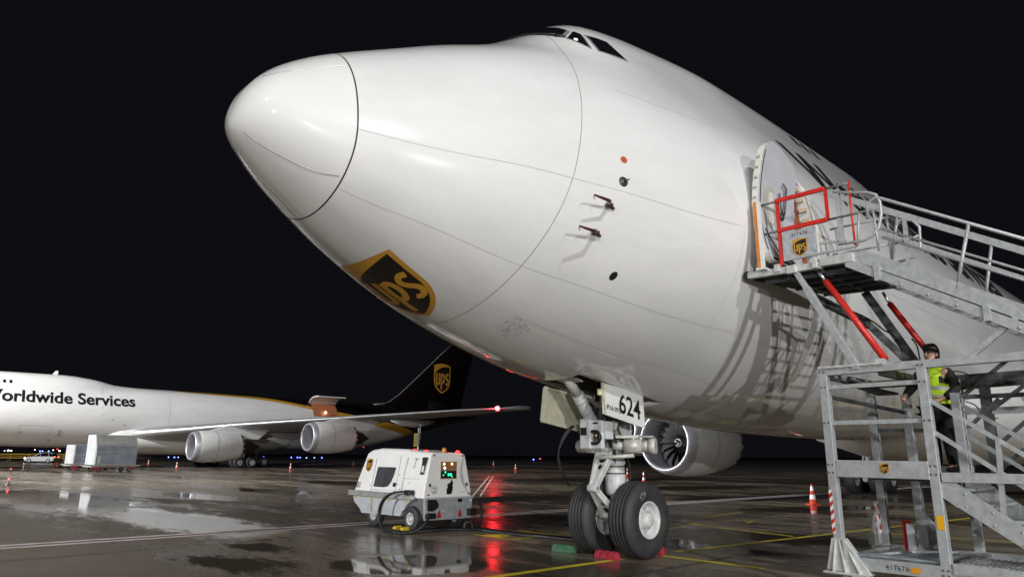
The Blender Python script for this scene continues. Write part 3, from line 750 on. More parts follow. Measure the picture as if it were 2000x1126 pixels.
        for q in ([(.12, .20), (.35, .33), (.61, .50), (.87, .68), (1.07, .87)], [(.13, -.09), (.39, -.18), (.68, -.19), (1.1, -.18)], [(.23, 1.28), (.44, 1.60), (.76, 2.08), (1.09, 2.51)]):
            q = smooth_path(q); t = MB(); fine = []
            for a, b in zip(q, q[1:]): fine += [(a[0]+(b[0]-a[0])*k/6, a[1]+(b[1]-a[1])*k/6) for k in range(6)]
            fine.append(q[-1]); p, nr = surf_sl(np.array(fine)); t.tube([Vector(x)+Vector(n)*.002 for x, n in zip(p, nr)], .0055, 6)
            t.build('lightning_strip', mat('strip_metal', (.45, .44, .42), .3, .6, 0), root)
    # flight deck windows, both sides
    panes = [[(4.93, 7.96), (4.94, 7.72), (4.96, 7.56), (4.96, 7.46), (4.71, 7.04), (4.64, 7.07), (4.55, 7.15), (4.49, 7.30), (4.43, 7.50), (4.40, 7.72), (4.38, 9.0), (4.93, 9.0)],
             [(5.03, 7.44), (5.09, 7.36), (5.03, 6.87), (4.79, 7.02)], [(5.19, 7.36), (5.55, 7.47), (5.73, 7.10), (5.20, 6.90)]]
    Lk_ = lambda s: sections([s], 241)[2][0]
    def grow(q, d):
        cx = sum(a for a, _ in q)/len(q); cy = sum(b for _, b in q)/len(q)
        return [(a+d*(1 if a > cx else -1), b+d*(1 if b > cy else -1)) for a, b in q]
    if near:
        for sd in (1, -1):
            for q in panes:
                # keep the crown gap: clip the front pane at .07 short of the centre line
                q = [(s, min(l, Lk_(s)-.06)) for s, l in q]
                qq = [(s, l*sd) for s, l in q]; g = [(s, l*sd) for s, l in grow(q, .035)]; g = [(s, math.copysign(min(abs(l), Lk_(s)-.02), l)) for s, l in g]
                fr = decal('window_frame', [g], surf_sl, mat('window_surround', (.33, .34, .35), .35, .4, .1), root, .004, .12)
                decal('window_pane', [qq], surf_sl, GLASS, fr, .010, .12)
        # wiper lying along the foot of the windscreen
        wq = [(4.76, 7.0), (4.66, 7.03), (4.50, 7.17), (4.43, 7.32), (4.36, 7.52), (4.32, 7.70)]
        p, nr = surf_sl(np.array(wq)); w = MB(); w.tube([Vector(a)+Vector(b)*.03 for a, b in zip(p, nr)], .011, 6)
        w.tube([Vector(p[1])+Vector(nr[1])*.045, Vector(p[3])+Vector(nr[3])*.04], .009, 6); w.box(Vector(p[1])+Vector(nr[1])*.02, (.05, .05, .05)); w.build('wiper', BLACK, root)
        lamp = MB(); lamp.lathe(P(5.0, 1.08, 8.22), (0, -1, .2), [(0, 0), (0, .035), (.03, .03), (.03, 0)], 10)
        p, nr = surf_sl(np.array([(4.90, 7.02)])); q = MB(); q.lathe(Vector(p[0])+Vector(nr[0])*.004, nr[0], [(.008, 0), (.008, .035), (.012, 0)], 12)
        q.bm.faces.ensure_lookup_table(); lamp.bm.free(); q.build('flight_deck_lamp', mat('warm_lamp', (1, .6, .3), .4, 0, 0, emit=(1, .55, .28), estr=5), root)
        an = MB(); an.hexa([P(3.62, -.012, 7.98), P(3.74, -.012, 7.98), P(3.74, .012, 7.98), P(3.62, .012, 7.98)], [P(3.60, -.008, 8.2), P(3.67, -.008, 8.2), P(3.67, .008, 8.2), P(3.60, .008, 8.2)])
        an.build('blade_antenna', GREYP, root)
    # titles and upper-deck windows
    cw = .26 if near else 1.0
    polys, wd = text_polys('Worldwide Services', 1.66, 1.0, bold=.026)
    k = 14.1/wd; z0 = 6.62; s0 = 9.72 if near else 8.62
    w1 = text_polys('Worldwide', 1.66, 1.0, bold=.026)[1]+.1
    for word in ([q for q in polys if q[0][0] < w1], [q for q in polys if q[0][0] >= w1]): decal('title_lettering', xf(word, k, 1.0, s0, z0), SZ, INK, root, .008 if near else .02, cw)
    for s in (11.75, 12.25, 12.78):
        s -= 0 if near else 1.75
        decal('cabin_window', [rrect(s, 8.46, s+.24, 8.80, .07, 3)], SZ, GLASS, root, .008 if near else .02)
    if near:
        # shield on the chin, its point towards the tail
        cs = lambda A: surf_sl(np.stack([3.08-A[:, 1]*1.0, A[:, 0]*1.24], 1))
        shield(root, cs, .004, .16, 'nose_logo')
        # grey speckle painted in for ground texture mirrored in the belly
        rr = random.Random(5); dots = []
        for k in range(150):
            u = rr.random(); v = rr.random()
            s, l = 3.80+.34*u+.08*v, .62+.46*v-.12*u; dots.append([(s-.012, l-.006), (s+.012, l-.006), (s+.012, l+.008), (s-.012, l+.008)])
        decal('worn_stencil', dots, surf_sl, mat('speckle_grey', (.52, .51, .49), .6, 0, 0), root, .003)
        # probes on the port side
        for s, z, dz in ((4.30, 5.02, .02), (4.19, 4.65, -.01)):
            p, n = SZ(np.array([(s, z)])); p = Vector(p[0]); n = Vector(n[0]); fw = Vector((-1, 0, 0)); up = Vector((0, 0, 1))
            b = MB(); b.lathe(p-n*.005, n, [(0, 0), (0, .055), (.012, .055), (.016, 0)], 16)
            b.loft([[p+fw*(.05+a)+up*h+n*d for a, h in ((.05, 0), (0, .018), (-.06, 0), (0, -.018))] for a, d in ((0, 0), (.04, .12), (.06, .2))] if False else [[p+n*d+fw*(f+.045*c)+up*.016*e for c, e in ((1, 0), (0, 1), (-1, 0), (0, -1))] for d, f in ((0, 0), (.10, .05), (.19, .13))], smooth=False)
            b.tube([p+n*.19+fw*.10, p+n*.195+fw*.22, p+n*.195+fw*.42], [.02, .018, .012], 8)
            b.build('pitot_probe', GREYP, root)
            c = MB(); c.tube([p+n*.193+fw*.13+up*.002, p+n*.197+fw*.30, p+n*.197+fw*.44], [.024, .019, .014], 8); c.build('probe_cover', mat('probe_cover_red', (.09, .018, .016), .6, 0, .25, 20), root); c = MB(); c.tube([p+n*.03+up*-.02-fw*.03, p+n*.05+up*-.035-fw*.10], .018, 6)
            c.box(p+n*.05+up*(-.005), (.09, .06, .045)); c.build('probe_cover', mat('probe_cover_red', (.09, .018, .016), .6, 0, .25, 20), root)
            lo = MB(); e = p+n*.197+fw*.44; lo.tube([e, e+fw*.02+up*-.03, e+up*-.06], .006, 5); lo.build('cover_loop', BLACK, root)
        p, n = SZ(np.array([(4.52, 5.39)])); p = Vector(p[0]); n = Vector(n[0])
        b = MB(); b.lathe(p-n*.004, n, [(0, .075), (.010, .07), (.012, .04), (.03, .035), (.04, 0)], 20); b.tube([p+n*.03, p+n*.09+Vector((.02, 0, .0)), p+n*.13+Vector((.03, 0, 0))], [.02, .012, .004], 6); b.build('vane_sensor', mat('sensor_grey', (.09, .09, .095), .4, .5, .1), root)
        decal('orange_disc', [circ(4.56, 5.73, .052)], SZ, mat('disc_orange', (.50, .09, .03), .5, 0, .1), root, .004)
        decal('static_port', [circ(4.73, 4.15, .055)], SZ, BLACK, root, .004)
        decal('static_port', [circ(8.9, 3.2, .02)], SZ, GREYP, root, .004)
        # open passenger door: leaf swung forward on its hinge, inner face out
        P0 = lambda s, z: halfw_s(np.full(np.shape(z), 8.3), np.asarray(z, float).reshape(-1, 1))[:, 0]
        def leafmap(off):
            def fn(A):
                A = np.asarray(A, float); s, z = A[:, 0], A[:, 1]; K = lambda z: 3.20-(P0(s, z)-3.27)*.9; t = K(z)+(off-.30)-(7.98-s)*.06
                e = .02; nz = -(K(z+e)-K(z-e))/(2*e); n = np.stack([s*0-.06, -np.ones_like(s), (K(z+e)-K(z-e))/(2*e)], 1); n /= np.linalg.norm(n, axis=1, keepdims=True)
                return np.stack([s, -t, z], 1), n
            return fn
        leaf = [(7.12, 4.56), (7.80, 4.56)]+arcp(7.80, 4.76, .2, .2, -90, 0, 5)+[(8.0, 6.0)]+arcp(7.66, 6.02, .34, .36, 0, 70, 5)+[(7.4, 6.47)]+arcp(7.14, 6.30, .22, .22, 90, 180, 5)+arcp(7.12, 4.76, .2, .2, 180, 255, 4)
        lf = decal('passenger_door', [leaf], leafmap(.30), mat('door_lining', (.50, .51, .545), .5, 0, .06, 3), root, 0, .17, .012)
        # thick rim of the leaf
        rim = MB(); A = np.array([q for q in leaf]); A = np.concatenate([[(a+(b-a)*k/4) for k in range(4)] for a, b in zip(A, np.roll(A, -1, 0))]); 
        p0, n0 = leafmap(.295)(A); p1, n1 = leafmap(.19)(A); V0 = [rim.bm.verts.new(v) for v in p0]; V1 = [rim.bm.verts.new(v) for v in p1]; rim.smooth = False
        for i in range(len(A)): j = (i+1) % len(A); rim._face([V0[i], V0[j], V1[j], V1[i]])
        decal('door_outer_skin', [leaf], leafmap(.19), LIV, lf, 0, .17)
        rim.build('door_rim', mat('door_rim_white', (.74, .74, .68), .4, 0, .05), lf, recalc=False)
        for z in np.linspace(4.8, 6.25, 10):
            ed = MB(); q, n = leafmap(.245)(np.array([(6.92, z)])); ed.box(Vector(q[0])+Vector((-.012, 0, 0)), (.03, .05, .03)); ed.tube([Vector(q[0])+Vector((-.01, -.02, .0)), Vector(q[0])+Vector((-.03, .0, .0))], .009, 6); ed.build('door_latch', GREYP, lf)
        we = decal('door_window_recess', [rrect(7.06, 5.18, 7.36, 5.84, .13, 6)], leafmap(.30), mat('window_recess_cream', (.46, .45, .38), .5, 0, .1), lf, .006, .12)
        decal('door_window', [rrect(7.19, 5.24, 7.34, 5.76, .07, 6)], leafmap(.30), mat('window_pale_pane', (.72, .71, .64), .25, 0, .03), lf, .012, .12)  # pane in a plain pale colour
        tr = path_decal('t', [(6.97, z) for z in np.linspace(4.75, 6.35, 12)], .02, BLACK, None, .006, 2, leafmap(.30)); tr2 = path_decal('t', [(7.02, 4.62), (7.4, 4.60), (7.9, 4.60)], .045, BLACK, None, .006, 6, leafmap(.30)); tr3 = path_decal('t', [(7.05, 5.12), (7.35, 4.72), (7.7, 4.66)], .03, BLACK, None, .006, 6, leafmap(.30))
        join_mb('door_seal', [tr, tr2, tr3], BLACK, lf)
        hd = MB(); q = [Vector(v)+Vector((0, -.05, 0)) for v in leafmap(.30)(np.array([(7.54, 5.95), (7.64, 5.88), (7.64, 5.66), (7.60, 5.45)]))[0]]; hd.tube(q, .016, 7)
        q = [Vector(v)+Vector((0, -.04, 0)) for v in leafmap(.30)(np.array([(7.46, 5.78), (7.52, 5.55), (7.56, 5.40)]))[0]]; hd.tube(q, .014, 7)
        q = Vector(leafmap(.30)(np.array([(7.58, 5.42)]))[0][0]); hd.lathe(q, (0, -1, 0), [(0, .06), (.03, .06), (.05, .03), (.05, 0)], 14); hd.build('door_handle', GALVD, lf)
        hg = MB()
        for z in (5.0, 5.55): hg.box(P(7.95, 3.22, z), (.14, .12, .1))
        hg.build('door_hinge', GREYP, lf)
    if not near:
        for q in ([(9.2, 4.7), (9.2, 6.4), (10.25, 6.4), (10.25, 4.7), (9.2, 4.7)], [(19.5, 2.6), (19.5, 8.6)], [(26.4, 4.8), (26.4, 8.4)], [(43.0, 3.0), (43.0, 8.6)], [(12.3, 2.7), (12.3, 4.3), (15.0, 4.3), (15.0, 2.7)]):
            m_ = [path_decal('t', [a_, b_], .03, SEAM, None, .015, 8, SZ) for a_, b_ in zip(q, q[1:])]; join_mb('panel_seams', m_, mat('panel_seam_pale', (.46, .46, .455)), root)
    # wings, fairing, tail
    for sd in (1, -1):
        w = wing_mb(sd, WSEC).build('wing', WINGM, root)
        le = MB(); le.smooth = True; prev = None       # bright leading edge
        rows = []
        for t, s0, z0, s1, z1, th in WSEC[1:]:
            A = airfoil(P(s0, sd*t, z0), P(s1, sd*t, z1), th); c = (s1-s0); k = [A[i] for i in (3, 2, 1, 0, -1, -2, -3)]
            ctr = A[0]+Vector((c*.05, 0, 0)); rows.append([ctr+(q-ctr)*1.0+Vector((-.012, 0, 0))+(q-ctr).normalized()*.012 for q in k])
        le.loft(rows, closed=False, caps=False); le.build('slat', CHROME if False else mat('slat_metal', (.50, .51, .53), .45, .7, .08, 1), w, recalc=False)
        if not near:
            for t in (10.5, 15.5, 24.0):                # flap track fairings
                s1 = np.interp(t, [8, 12, 21, 30], [38.6, 39.6, 44.6, 50.4]); z1 = np.interp(t, [8, 12, 21, 30], [3.95, 4.35, 5.25, 6.1])
                fb = MB(); fb.loft([[P(s1+a, sd*t+r*.5*math.cos(q), z1-.35+dz+r*math.sin(q)) for q in [k*math.pi/5 for k in range(10)]] for a, r, dz in ((-4.2, .05, 0), (-3, .35, -.15), (-1.2, .45, -.2), (.6, .3, -.05), (1.8, .04, .15))])
                fb.build('flap_track_fairing', WINGM, w)
    fb = MB(); rings = []
    for s, h, wd in ((17.5, .1, .2), (19, .8, 2.2), (21.5, 1.55, 3.1), (25, 1.95, 3.5), (31, 2.05, 3.6), (37, 1.95, 3.5), (41, 1.3, 2.9), (44, .2, .8)):
        rings.append([P(s, wd*math.copysign(abs(math.cos(q))**.7, math.cos(q)), 3.55+h*math.copysign(abs(math.sin(q))**.7, math.sin(q))*(1 if math.sin(q) < 0 else .75)-.1) for q in [k*2*math.pi/32 for k in range(32)]])
    fb.loft(rings); fb.build('wing_root_fairing', WHITE, root)
    fin = MB(); fs = []
    for z, a, b, th in ((8.2, 55.5, 71.8, .045), (8.75, 56.8, 71.9, .05), (9.35, 58.3, 72.0, .07), (10.5, 60.0, 72.3, .08), (14, 64.0, 73.3, .085), (17.5, 67.9, 74.3, .085), (19.1, 69.9, 74.9, .08)):
        xs = [(1-math.cos(math.pi*k/10))/2 for k in range(11)]; c = b-a; h = lambda x: 5*th*(.2969*math.sqrt(x)-.126*x-.3516*x*x+.2843*x**3-.1036*x**4)*c
        fs.append([P(a+c*x, h(x), z) for x in xs]+[P(a+c*x, -h(x), z) for x in xs[-2:0:-1]])
    fin.loft(fs); fn = fin.build('tail_fin', LIV, root)
    fl = MB(); fl.tube([P(55.4, 0, 8.72), P(57.6, 0, 9.0), P(58.3, 0, 9.33), P(60.0, 0, 10.48), P(64, 0, 13.98), P(67.9, 0, 17.48), P(69.9, 0, 19.1)], .075, 6); fl.build('fin_leading_edge', mat('fin_edge_metal', (.5, .5, .52), .35, .6, .05), fn)
    if not near:
        shield(root, planemap(P(67.6, .52, 11.0), (3.3, 0, 0), (.0, 0, 3.9)), .02, 0, 'tail_logo', k=6)
    for sd in (1, -1):
        hs = MB(); hs.loft([airfoil(P(a, sd*t, z), P(b, sd*t, z), th) for t, a, b, z, th in ((.5, 65.5, 73.5, 7.6, .09), (2, 66.8, 74.0, 7.8, .09), (11, 74.4, 77.2, 8.9, .08))]); hs.build('tailplane', WINGM, root)
    for t, s, z in ((11.7, 26.0, 2.36), (20.8, 34.3, 3.34)):
        for sd in (1, -1):
            if near and sd == 1: continue          # the port engines of the near airplane stand outside the picture
            engine(root, s, sd*t, z, True)
    for s, t in ((34.4, 5.5), (34.4, -5.5), (37.6, 1.9), (37.6, -1.9)): main_gear(root, s, t)
    return root
near = airplane(NOSE, True, 'big white freighter jet whose nose fills the picture, boarding stairs at its open door')
FAR0 = Vector((-60.19, 65.23, 0))
far = airplane(FAR0, False, 'white freighter jet parked in the distance with dark brown tail and gold stripe')

# --- nose gear of the near airplane (centre line a hand's breadth to starboard)
TC = -.10; SG = 7.40
def nose_gear(root, full):
    w = []
    for dt in (.455, -.455): w.append(wheel(root, P(SG+.06, TC+dt, .635), (0, -1 if dt > 0 else 1, 0), .635, .50, full, 'nose_wheel'))
    if full:
        # chalk marks of the ground crew on the outer sidewall
        pl, wch = text_polys('579', .15, .8); ct = np.array(P(SG+.06, TC+.455+.25, .635)); ang = R(118)
        def side(A):
            r_ = .40+A[:, 1]*1.0; q_ = ang-(A[:, 0]-wch/2)/.48; off_ = np.interp(r_, [.30, .394, .482, .57, .62], [-.02, -.005, 0, -.026, -.08])
            return np.stack([ct[0]+r_*np.cos(q_), ct[1]-off_-.004, ct[2]+r_*np.sin(q_)], 1), np.repeat(np.array([[0, -1., 0]]), len(A), 0)
        decal('chalk_marks', pl, side, mat('chalk', (.30, .26, .20), .8, 0, .3, 40), w[0], .002)
    g = MB(); g.tube([P(SG+.06, TC-.26, .635), P(SG+.06, TC+.26, .635)], .10, 14)
    g.lathe(P(SG-.0, TC, .55), (.0, 0, 1), [(0, 0), (0, .10), (.9, .10), (.9, 0)], 20); g.build('axle_and_piston', CHROME, root)
    c = MB(); x = SG+.02
    c.lathe(P(x, TC, 1.02), (0, 0, 1), [(0, 0), (0, .155), (.05, .175), (.10, .18), (.36, .18), (.37, .165), (.52, .165), (.54, .185), (.60, .185), (.61, .155), (.95, .15), (.96, .20), (1.12, .20), (1.13, .16), (2.2, .16), (2.2, 0)], 24)
    c.box(P(x, TC, 2.15), (.42, .46, .18)); c.box(P(x-.02, TC, 1.82), (.40, .40, .16)); c.tube([P(x, TC-.5, 2.75), P(x, TC+.5, 2.75)], .11, 14)
    for dt in (-.22, .22): c.beam(P(x, TC+dt, 2.2), P(x+.05, TC+dt*2, 3.2), .09, .14)
    c.build('strut_cylinder', LGREY, root)
    if not full: return
    d = MB(); d.tube([P(5.95, TC+.10, 3.05), P(6.35, TC+.06, 2.72)], .085, 14); d.tube([P(6.35, TC+.06, 2.72), P(6.70, TC+.02, 2.36), P(7.2, TC, 2.0)], .105, 14)
    for q in (.3, .75): 
        a = P(6.35, TC+.06, 2.72).lerp(P(6.7, TC+.02, 2.36), q); d.lathe(a, (.35, 0, -.36), [(-.015, .0), (-.015, .112), (.015, .112), (.015, 0)], 14)
    d.build('drag_brace', LGREY, root)
    pl = MB(); pl.box(P(5.98, TC+.17, 2.94), (.30, .42, .02), Matrix.Rotation(R(14), 3, 'Y')); pl.build('brace_fairing_plate', mat('plate_pinkish', (.60, .56, .55), .4, 0, .05), root)
    # torque links: tapering plates with lightening holes (front of the strut)
    def link_plate(a, b, wa, wb, th, holes, name):
        a = Vector(a); b = Vector(b); ax = (b-a); L = ax.length; ax.normalize(); y = Vector((0, 1, 0)); n = ax.cross(y).normalized()
        o = MB()
        for sg in (1, -1):       # two side flanges
            o.hexa([a+y*sg*wa/2+n*th, a+y*sg*(wa/2-.05)+n*th, a+y*sg*(wa/2-.05)-n*th, a+y*sg*wa/2-n*th], [b+y*sg*wb/2+n*th, b+y*sg*(wb/2-.045)+n*th, b+y*sg*(wb/2-.045)-n*th, b+y*sg*wb/2-n*th])
        o.hexa([a+y*wa/2+n*.012, a-y*wa/2+n*.012, a-y*wa/2-n*.012, a+y*wa/2-n*.012], [b+y*wb/2+n*.012, b-y*wb/2+n*.012, b-y*wb/2-n*.012, b+y*wb/2-n*.012])
        o.tube([a-y*(wa/2+.03), a+y*(wa/2+.03)], .065, 14); o.tube([b-y*(wb/2+.03), b+y*(wb/2+.03)], .06, 14)
        g = o.build(name, LGREY, root, bevel=.008)
        for q, r in holes:
            h = MB(); c = a+ax*L*q; 
            for sg in (1, -1):
                pts = [c+n*sg*.014+(ax*math.cos(k*.39)*r*1.15+y*math.sin(k*.39)*r) for k in range(16)]; h.poly(pts)
            h.build('lightening_hole', DARK, g, recalc=False)
    ap = P(6.80, TC, 1.16)
    link_plate(P(7.18, TC, 1.80), ap, .40, .14, .055, ((.26, .070), (.47, .042)), 'upper_torque_link')
    link_plate(P(7.26, TC, .68), ap+Vector((0, 0, -.02)), .36, .14, .055, ((.22, .062), (.45, .036)), 'lower_torque_link')
    # steering actuator to port, power box with taxi lamp in front
    s_ = MB(); s_.tube([P(7.10, TC+.22, 1.86), P(7.20, TC+.40, 1.86)], .075, 16); s_.tube([P(7.20, TC+.38, 1.86), P(7.36, TC+.64, 1.86)], .125, 20); s_.tube([P(7.36, TC+.64, 1.86), P(7.42, TC+.76, 1.86)], .105, 18); s_.tube([P(7.42, TC+.75, 1.86), P(7.47, TC+.86, 1.86)], .135, 20)
    s_.box(P(7.40, TC+.70, 2.02), (.2, .2, .03)); s_.beam(P(7.0, TC+.1, 2.02), P(7.34, TC+.62, 2.02), .05, .05); s_.tube([P(6.95, TC+.0, 1.66), P(7.25, TC+.55, 1.70)], .035, 10)
    s_.build('steering_actuator', mat('actuator_cream', (.55, .54, .49), .38, .1, .2, 12), root)
    pb = MB(); pb.box(P(6.62, TC+.02, 2.06), (.10, .22, .50)); pb.box(P(6.70, TC+.20, 2.05), (.10, .24, .48)); pb.box(P(6.80, TC+.34, 2.12), (.2, .1, .3)); b_ = pb.build('service_panel', mat('panel_white', (.68, .70, .72), .35, .1, .05), root, bevel=.012)
    q = MB(); q.box(P(6.565, TC+.0, 2.10), (.012, .13, .13)); q.box(P(6.645, TC+.2, 2.24), (.012, .10, .03)); q.build('panel_placard', BLACK, b_)
    lm = MB(); lm.lathe(P(6.66, TC+.20, 2.0), (-1, -.05, 0), [(0, 0), (0, .125), (.06, .13), (.065, .11), (.02, .10), (.02, 0)], 28); t = lm.build('taxi_lamp', mat('lamp_bezel', (.05, .05, .05), .3, .8, 0), root)
    gl = MB(); gl.lathe(P(6.635, TC+.20, 2.0), (-1, -.05, 0), [(0, .10), (.012, .06), (.018, 0)], 24); gl.build('lamp_glass', mat('lamp_reflector', (.35, .33, .25), .12, .9, .5, 14), t, recalc=False)
    l2 = MB(); l2.lathe(P(6.95, TC+.28, 2.42), (-1, -.1, 0), [(0, 0), (0, .10), (.05, .105), (.055, .09), (.03, .07), (.03, 0)], 22); l2.build('taxi_lamp', mat('lamp_bezel', (.05, .05, .05)), root)
    # hydraulic lines and jumble
    hp = MB(); rr = random.Random(2)
    for k in range(12):
        y = TC+rr.uniform(-.2, .3); x0 = 7.2+rr.uniform(-.15, .1); hp.tube(bez(P(x0, y, 2.7+rr.uniform(0, .4)), P(x0-.2, y+rr.uniform(-.15, .15), 2.4), P(x0-.1, y+rr.uniform(-.1, .1), 2.1), P(x0+rr.uniform(-.1, .1), y, 1.7+rr.uniform(-.2, .2)), 8), rr.choice([.012, .016, .02]), 6)
    for z in (1.38, 1.50, 1.60): hp.lathe(P(SG+.02, TC, z), (0, 0, 1), [(0, .186), (.015, .192), (.02, .186)], 20)
    hp.tube(bez(P(7.6, TC+.1, 1.7), P(7.66, TC+.2, 1.5), P(7.7, TC+.15, 1.3), P(7.6, TC+.1, 1.1), 8), .014, 6)
    hp.build('hydraulic_lines', BLACK, root)
    for k in range(14):
        bx = MB(); bx.box(P(7.15+rr.uniform(-.15, .25), TC+rr.uniform(-.25, .35), 2.15+rr.uniform(0, .5)), (rr.uniform(.06, .16), rr.uniform(.06, .14), rr.uniform(.06, .16)), Matrix.Rotation(rr.uniform(0, 1.5), 3, 'Z') @ Matrix.Rotation(rr.uniform(-.4, .4), 3, 'X'))
        bx.build('gear_fitting', mat('fitting_grey', (.40, .40, .38), .4, .3, .3, 15), root, bevel=.01)
    bx = MB(); bx.tube([P(7.1, TC-.2, 1.86), P(7.2, TC-.62, 1.86)], .12, 16); bx.build('steering_actuator', mat('actuator_cream', (.55, .54, .49)), root)
    # gear doors: port one carries the number
    pd = MB(); A = [P(6.30, .56, 2.88), P(7.42, .56, 2.74), P(7.40, .60, 2.16), P(6.26, .60, 2.36)]
    pd.hexa(A, [p+Vector((0, .035, .0)) for p in A]); dd = pd.build('gear_door', mat('gear_door_white', (.74, .74, .71), .35, 0, .05, 3), root, bevel=.008)
    def dmap(B):
        o = np.array(P(6.28, .584, 2.36)); ux = np.array(P(7.40, .60, 2.16))-np.array(P(6.26, .60, 2.36)); ux /= np.linalg.norm(ux); uy = np.array(P(6.30, .56, 2.88))-np.array(P(6.26, .60, 2.36)); uy /= np.linalg.norm(uy)
        n = np.cross(ux, uy); n = n if n[1] < 0 else -n
        return o+B[:, :1]*ux+B[:, 1:]*uy+np.array([0, -.022, 0]), np.repeat(n[None]/np.linalg.norm(n), len(B), 0)
    pl, w = text_polys('624', .46, 1.0, bold=.012); decal('door_number', xf(pl, .60/w, 1.0, .40, .12), dmap, INK, dd, .004)
    pl, w = text_polys('IPXA 0978', .115, 1.0); decal('door_code', xf(pl, .38/w, 1.0, .06, .10), dmap, INK, dd, .004)
    rb = MB(); rb.beam(P(6.285, .60, 2.37), P(6.30, .56, 2.87), .03, .05, (0, 1, 0)); rb.box(P(6.27, .53, 2.72), (.12, .03, .10)); rb.build('door_edge_seal', CREAM, dd)
    sd = MB(); A = [P(6.18, -.66, 2.86), P(7.30, -.66, 2.72), P(7.26, -.70, 2.12), P(6.14, -.70, 2.28)]
    sd.hexa(A, [p+Vector((0, .035, 0)) for p in A]); d2 = sd.build('gear_door', CREAM, root, bevel=.008)
    rb = MB()
    for a, b in ((0, 1), (1, 2), (2, 3), (3, 0)): rb.beam(A[a]+Vector((0, -.02, 0)), A[b]+Vector((0, -.02, 0)), .05, .06, (0, 1, 0))
    rb.build('door_edge_frame', mat('frame_cream', (.66, .64, .52), .4, 0, .1), d2)
    # forward pair of doors, shut against the belly, mirrored number paint
    cb = MB(); 
    for k in range(3): cb.tube(bez(P(6.55, -.30-.03*k, 2.2), P(6.3, -.42-.05*k, 1.95), P(6.2+.05*k, -.55, 1.6), P(6.5+.04*k, -.45, 1.30-.06*k), 10), .014, 6)
    cb.build('bonding_cables', BLACK, root)
nose_gear(near, True)
nose_gear(far, False)
# port wingtip lamp, cargo door and its doorway on the far airplane
nl = MB(); nl.lathe(P(49.8, 33.0, 6.5), (-1, 0, 0), [(-.1, 0), (-.05, .2), (.1, .26), (.3, .18), (.4, 0)], 12)
nl.build('navigation_lamp', mat('nav_red', (.9, .02, .02), .3, 0, 0, emit=(1, .03, .04), estr=30), far)
def point(name, loc, col, watts, rad, parent=None):
    l = bpy.data.lights.new(name, 'POINT'); l.color = col; l.energy = watts; l.shadow_soft_size = rad
    o = link(bpy.data.objects.new(name, l)); o.location = loc
    if parent is not None: o.parent = parent
    return o
point('navigation_light', P(49.2, 33.0, 6.6), (1, .02, .03), 220, .05, far)
od = decal('cargo_doorway', [[(44.4, 6.45), (48.0, 6.45), (48.0, 8.25), (44.4, 8.25)]], SZ, INTER, far, .03, .4)
dl = MB(); dl.lathe(P(46.0, 3.3, 7.0), (0, -1, 0), [(0, 0), (0, .14), (.05, .1), (.05, 0)], 10); dl.build('doorway_lamp', mat('warm_white_lamp', (1, .9, .7), .4, 0, 0, emit=(1, .8, .55), estr=14), far)
cd = MB(); cd.smooth = True
ra = []
for s in (44.2, 48.2): 
    arc = [(1.9, 8.35), (2.3, 8.75), (2.9, 9.0), (3.7, 9.1), (4.5, 9.05)]
    ra.append([P(s, t, z) for t, z in arc]+[P(s, t, z-.14) for t, z in arc[::-1]])
cd.loft(ra, smooth=False); cd.build('cargo_door', WHITE, far)
ba = MB(); ba.hexa([P(15.0, -.02, 9.8), P(15.5, -.02, 9.8), P(15.5, .02, 9.8), P(15.0, .02, 9.8)], [P(15.25, -.015, 10.2), P(15.5, -.015, 10.2), P(15.5, .015, 10.2), P(15.25, .015, 10.2)]); ba.build('blade_antenna', WHITE, far)
for s, z, r in ((12.5, 3.6, .12), (15.9, 3.75, .16), (15.9, 3.4, .16), (20.6, 5.1, .08), (21.8, 4.6, .09), (15.2, 2.9, .12)): decal('service_port', [circ(s, z, r, 12)], SZ, GREYP, far, .02)

# ------------------------------------------------------------------ boarding stairs at the open door
S0 = (7.9, 4.6)
stairs = empty('boarding_stairs', W(*S0), ROT, 'tall galvanised boarding stairs with red railing, raised to the open door', 'stairs')
SO = P(S0[0], S0[1], 0)
def sb(mb, name, m, **k): return mb.build(name, m, stairs, origin=SO, **k)
F, B_ = 7.0, 8.85
# lower frame
for s, t, z0, z1 in ((F, 3.92, .42, 2.80), (F, 5.155, .42, 2.80), (B_, 3.86, .42, 2.80), (B_, 4.36, .42, 2.62), (B_, 5.06, .42, 2.8)):
    m = MB(); m.beam(P(s, t, z0), P(s, t, z1), .112, .115, (1, 0, 0)); sb(m, 'frame_post', GALV, bevel=.006)
m = MB(); m.beam(P(F, 3.84, 2.84), P(F, 7.2, 2.86), .10, .10); sb(m, 'top_beam', GALV, bevel=.006)
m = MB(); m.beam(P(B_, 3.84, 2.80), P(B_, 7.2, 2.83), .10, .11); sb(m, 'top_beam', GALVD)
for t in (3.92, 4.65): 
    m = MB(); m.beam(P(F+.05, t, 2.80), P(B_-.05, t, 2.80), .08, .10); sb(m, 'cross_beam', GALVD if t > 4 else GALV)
m = MB(); m.hexa([P(F+.06, 4.0, 2.74), P(F+.5, 3.97, 2.74), P(B_-.1, 4.3, 2.62), P(B_-.1, 4.0, 2.62)], [P(F+.06, 4.0, 2.77), P(F+.5, 3.97, 2.77), P(B_-.1, 4.3, 2.65), P(B_-.1, 4.0, 2.65)]); sb(m, 'gusset_plate', GALVD)
for z in (2.63, 2.15):
    m = MB(); m.beam(P(F, 3.98, z), P(F, 5.11, z), .05, .055); sb(m, 'guard_rail', GALV)
m = MB(); m.beam(P(F+.06, 3.97, 2.50), P(B_, 4.36, 2.35), .04, .05); sb(m, 'guard_rail', GALVD)
m = MB(); m.beam(P(B_, 3.86, 2.1), P(B_, 5.06, 2.08), .05, .05); sb(m, 'guard_rail', GALVD)
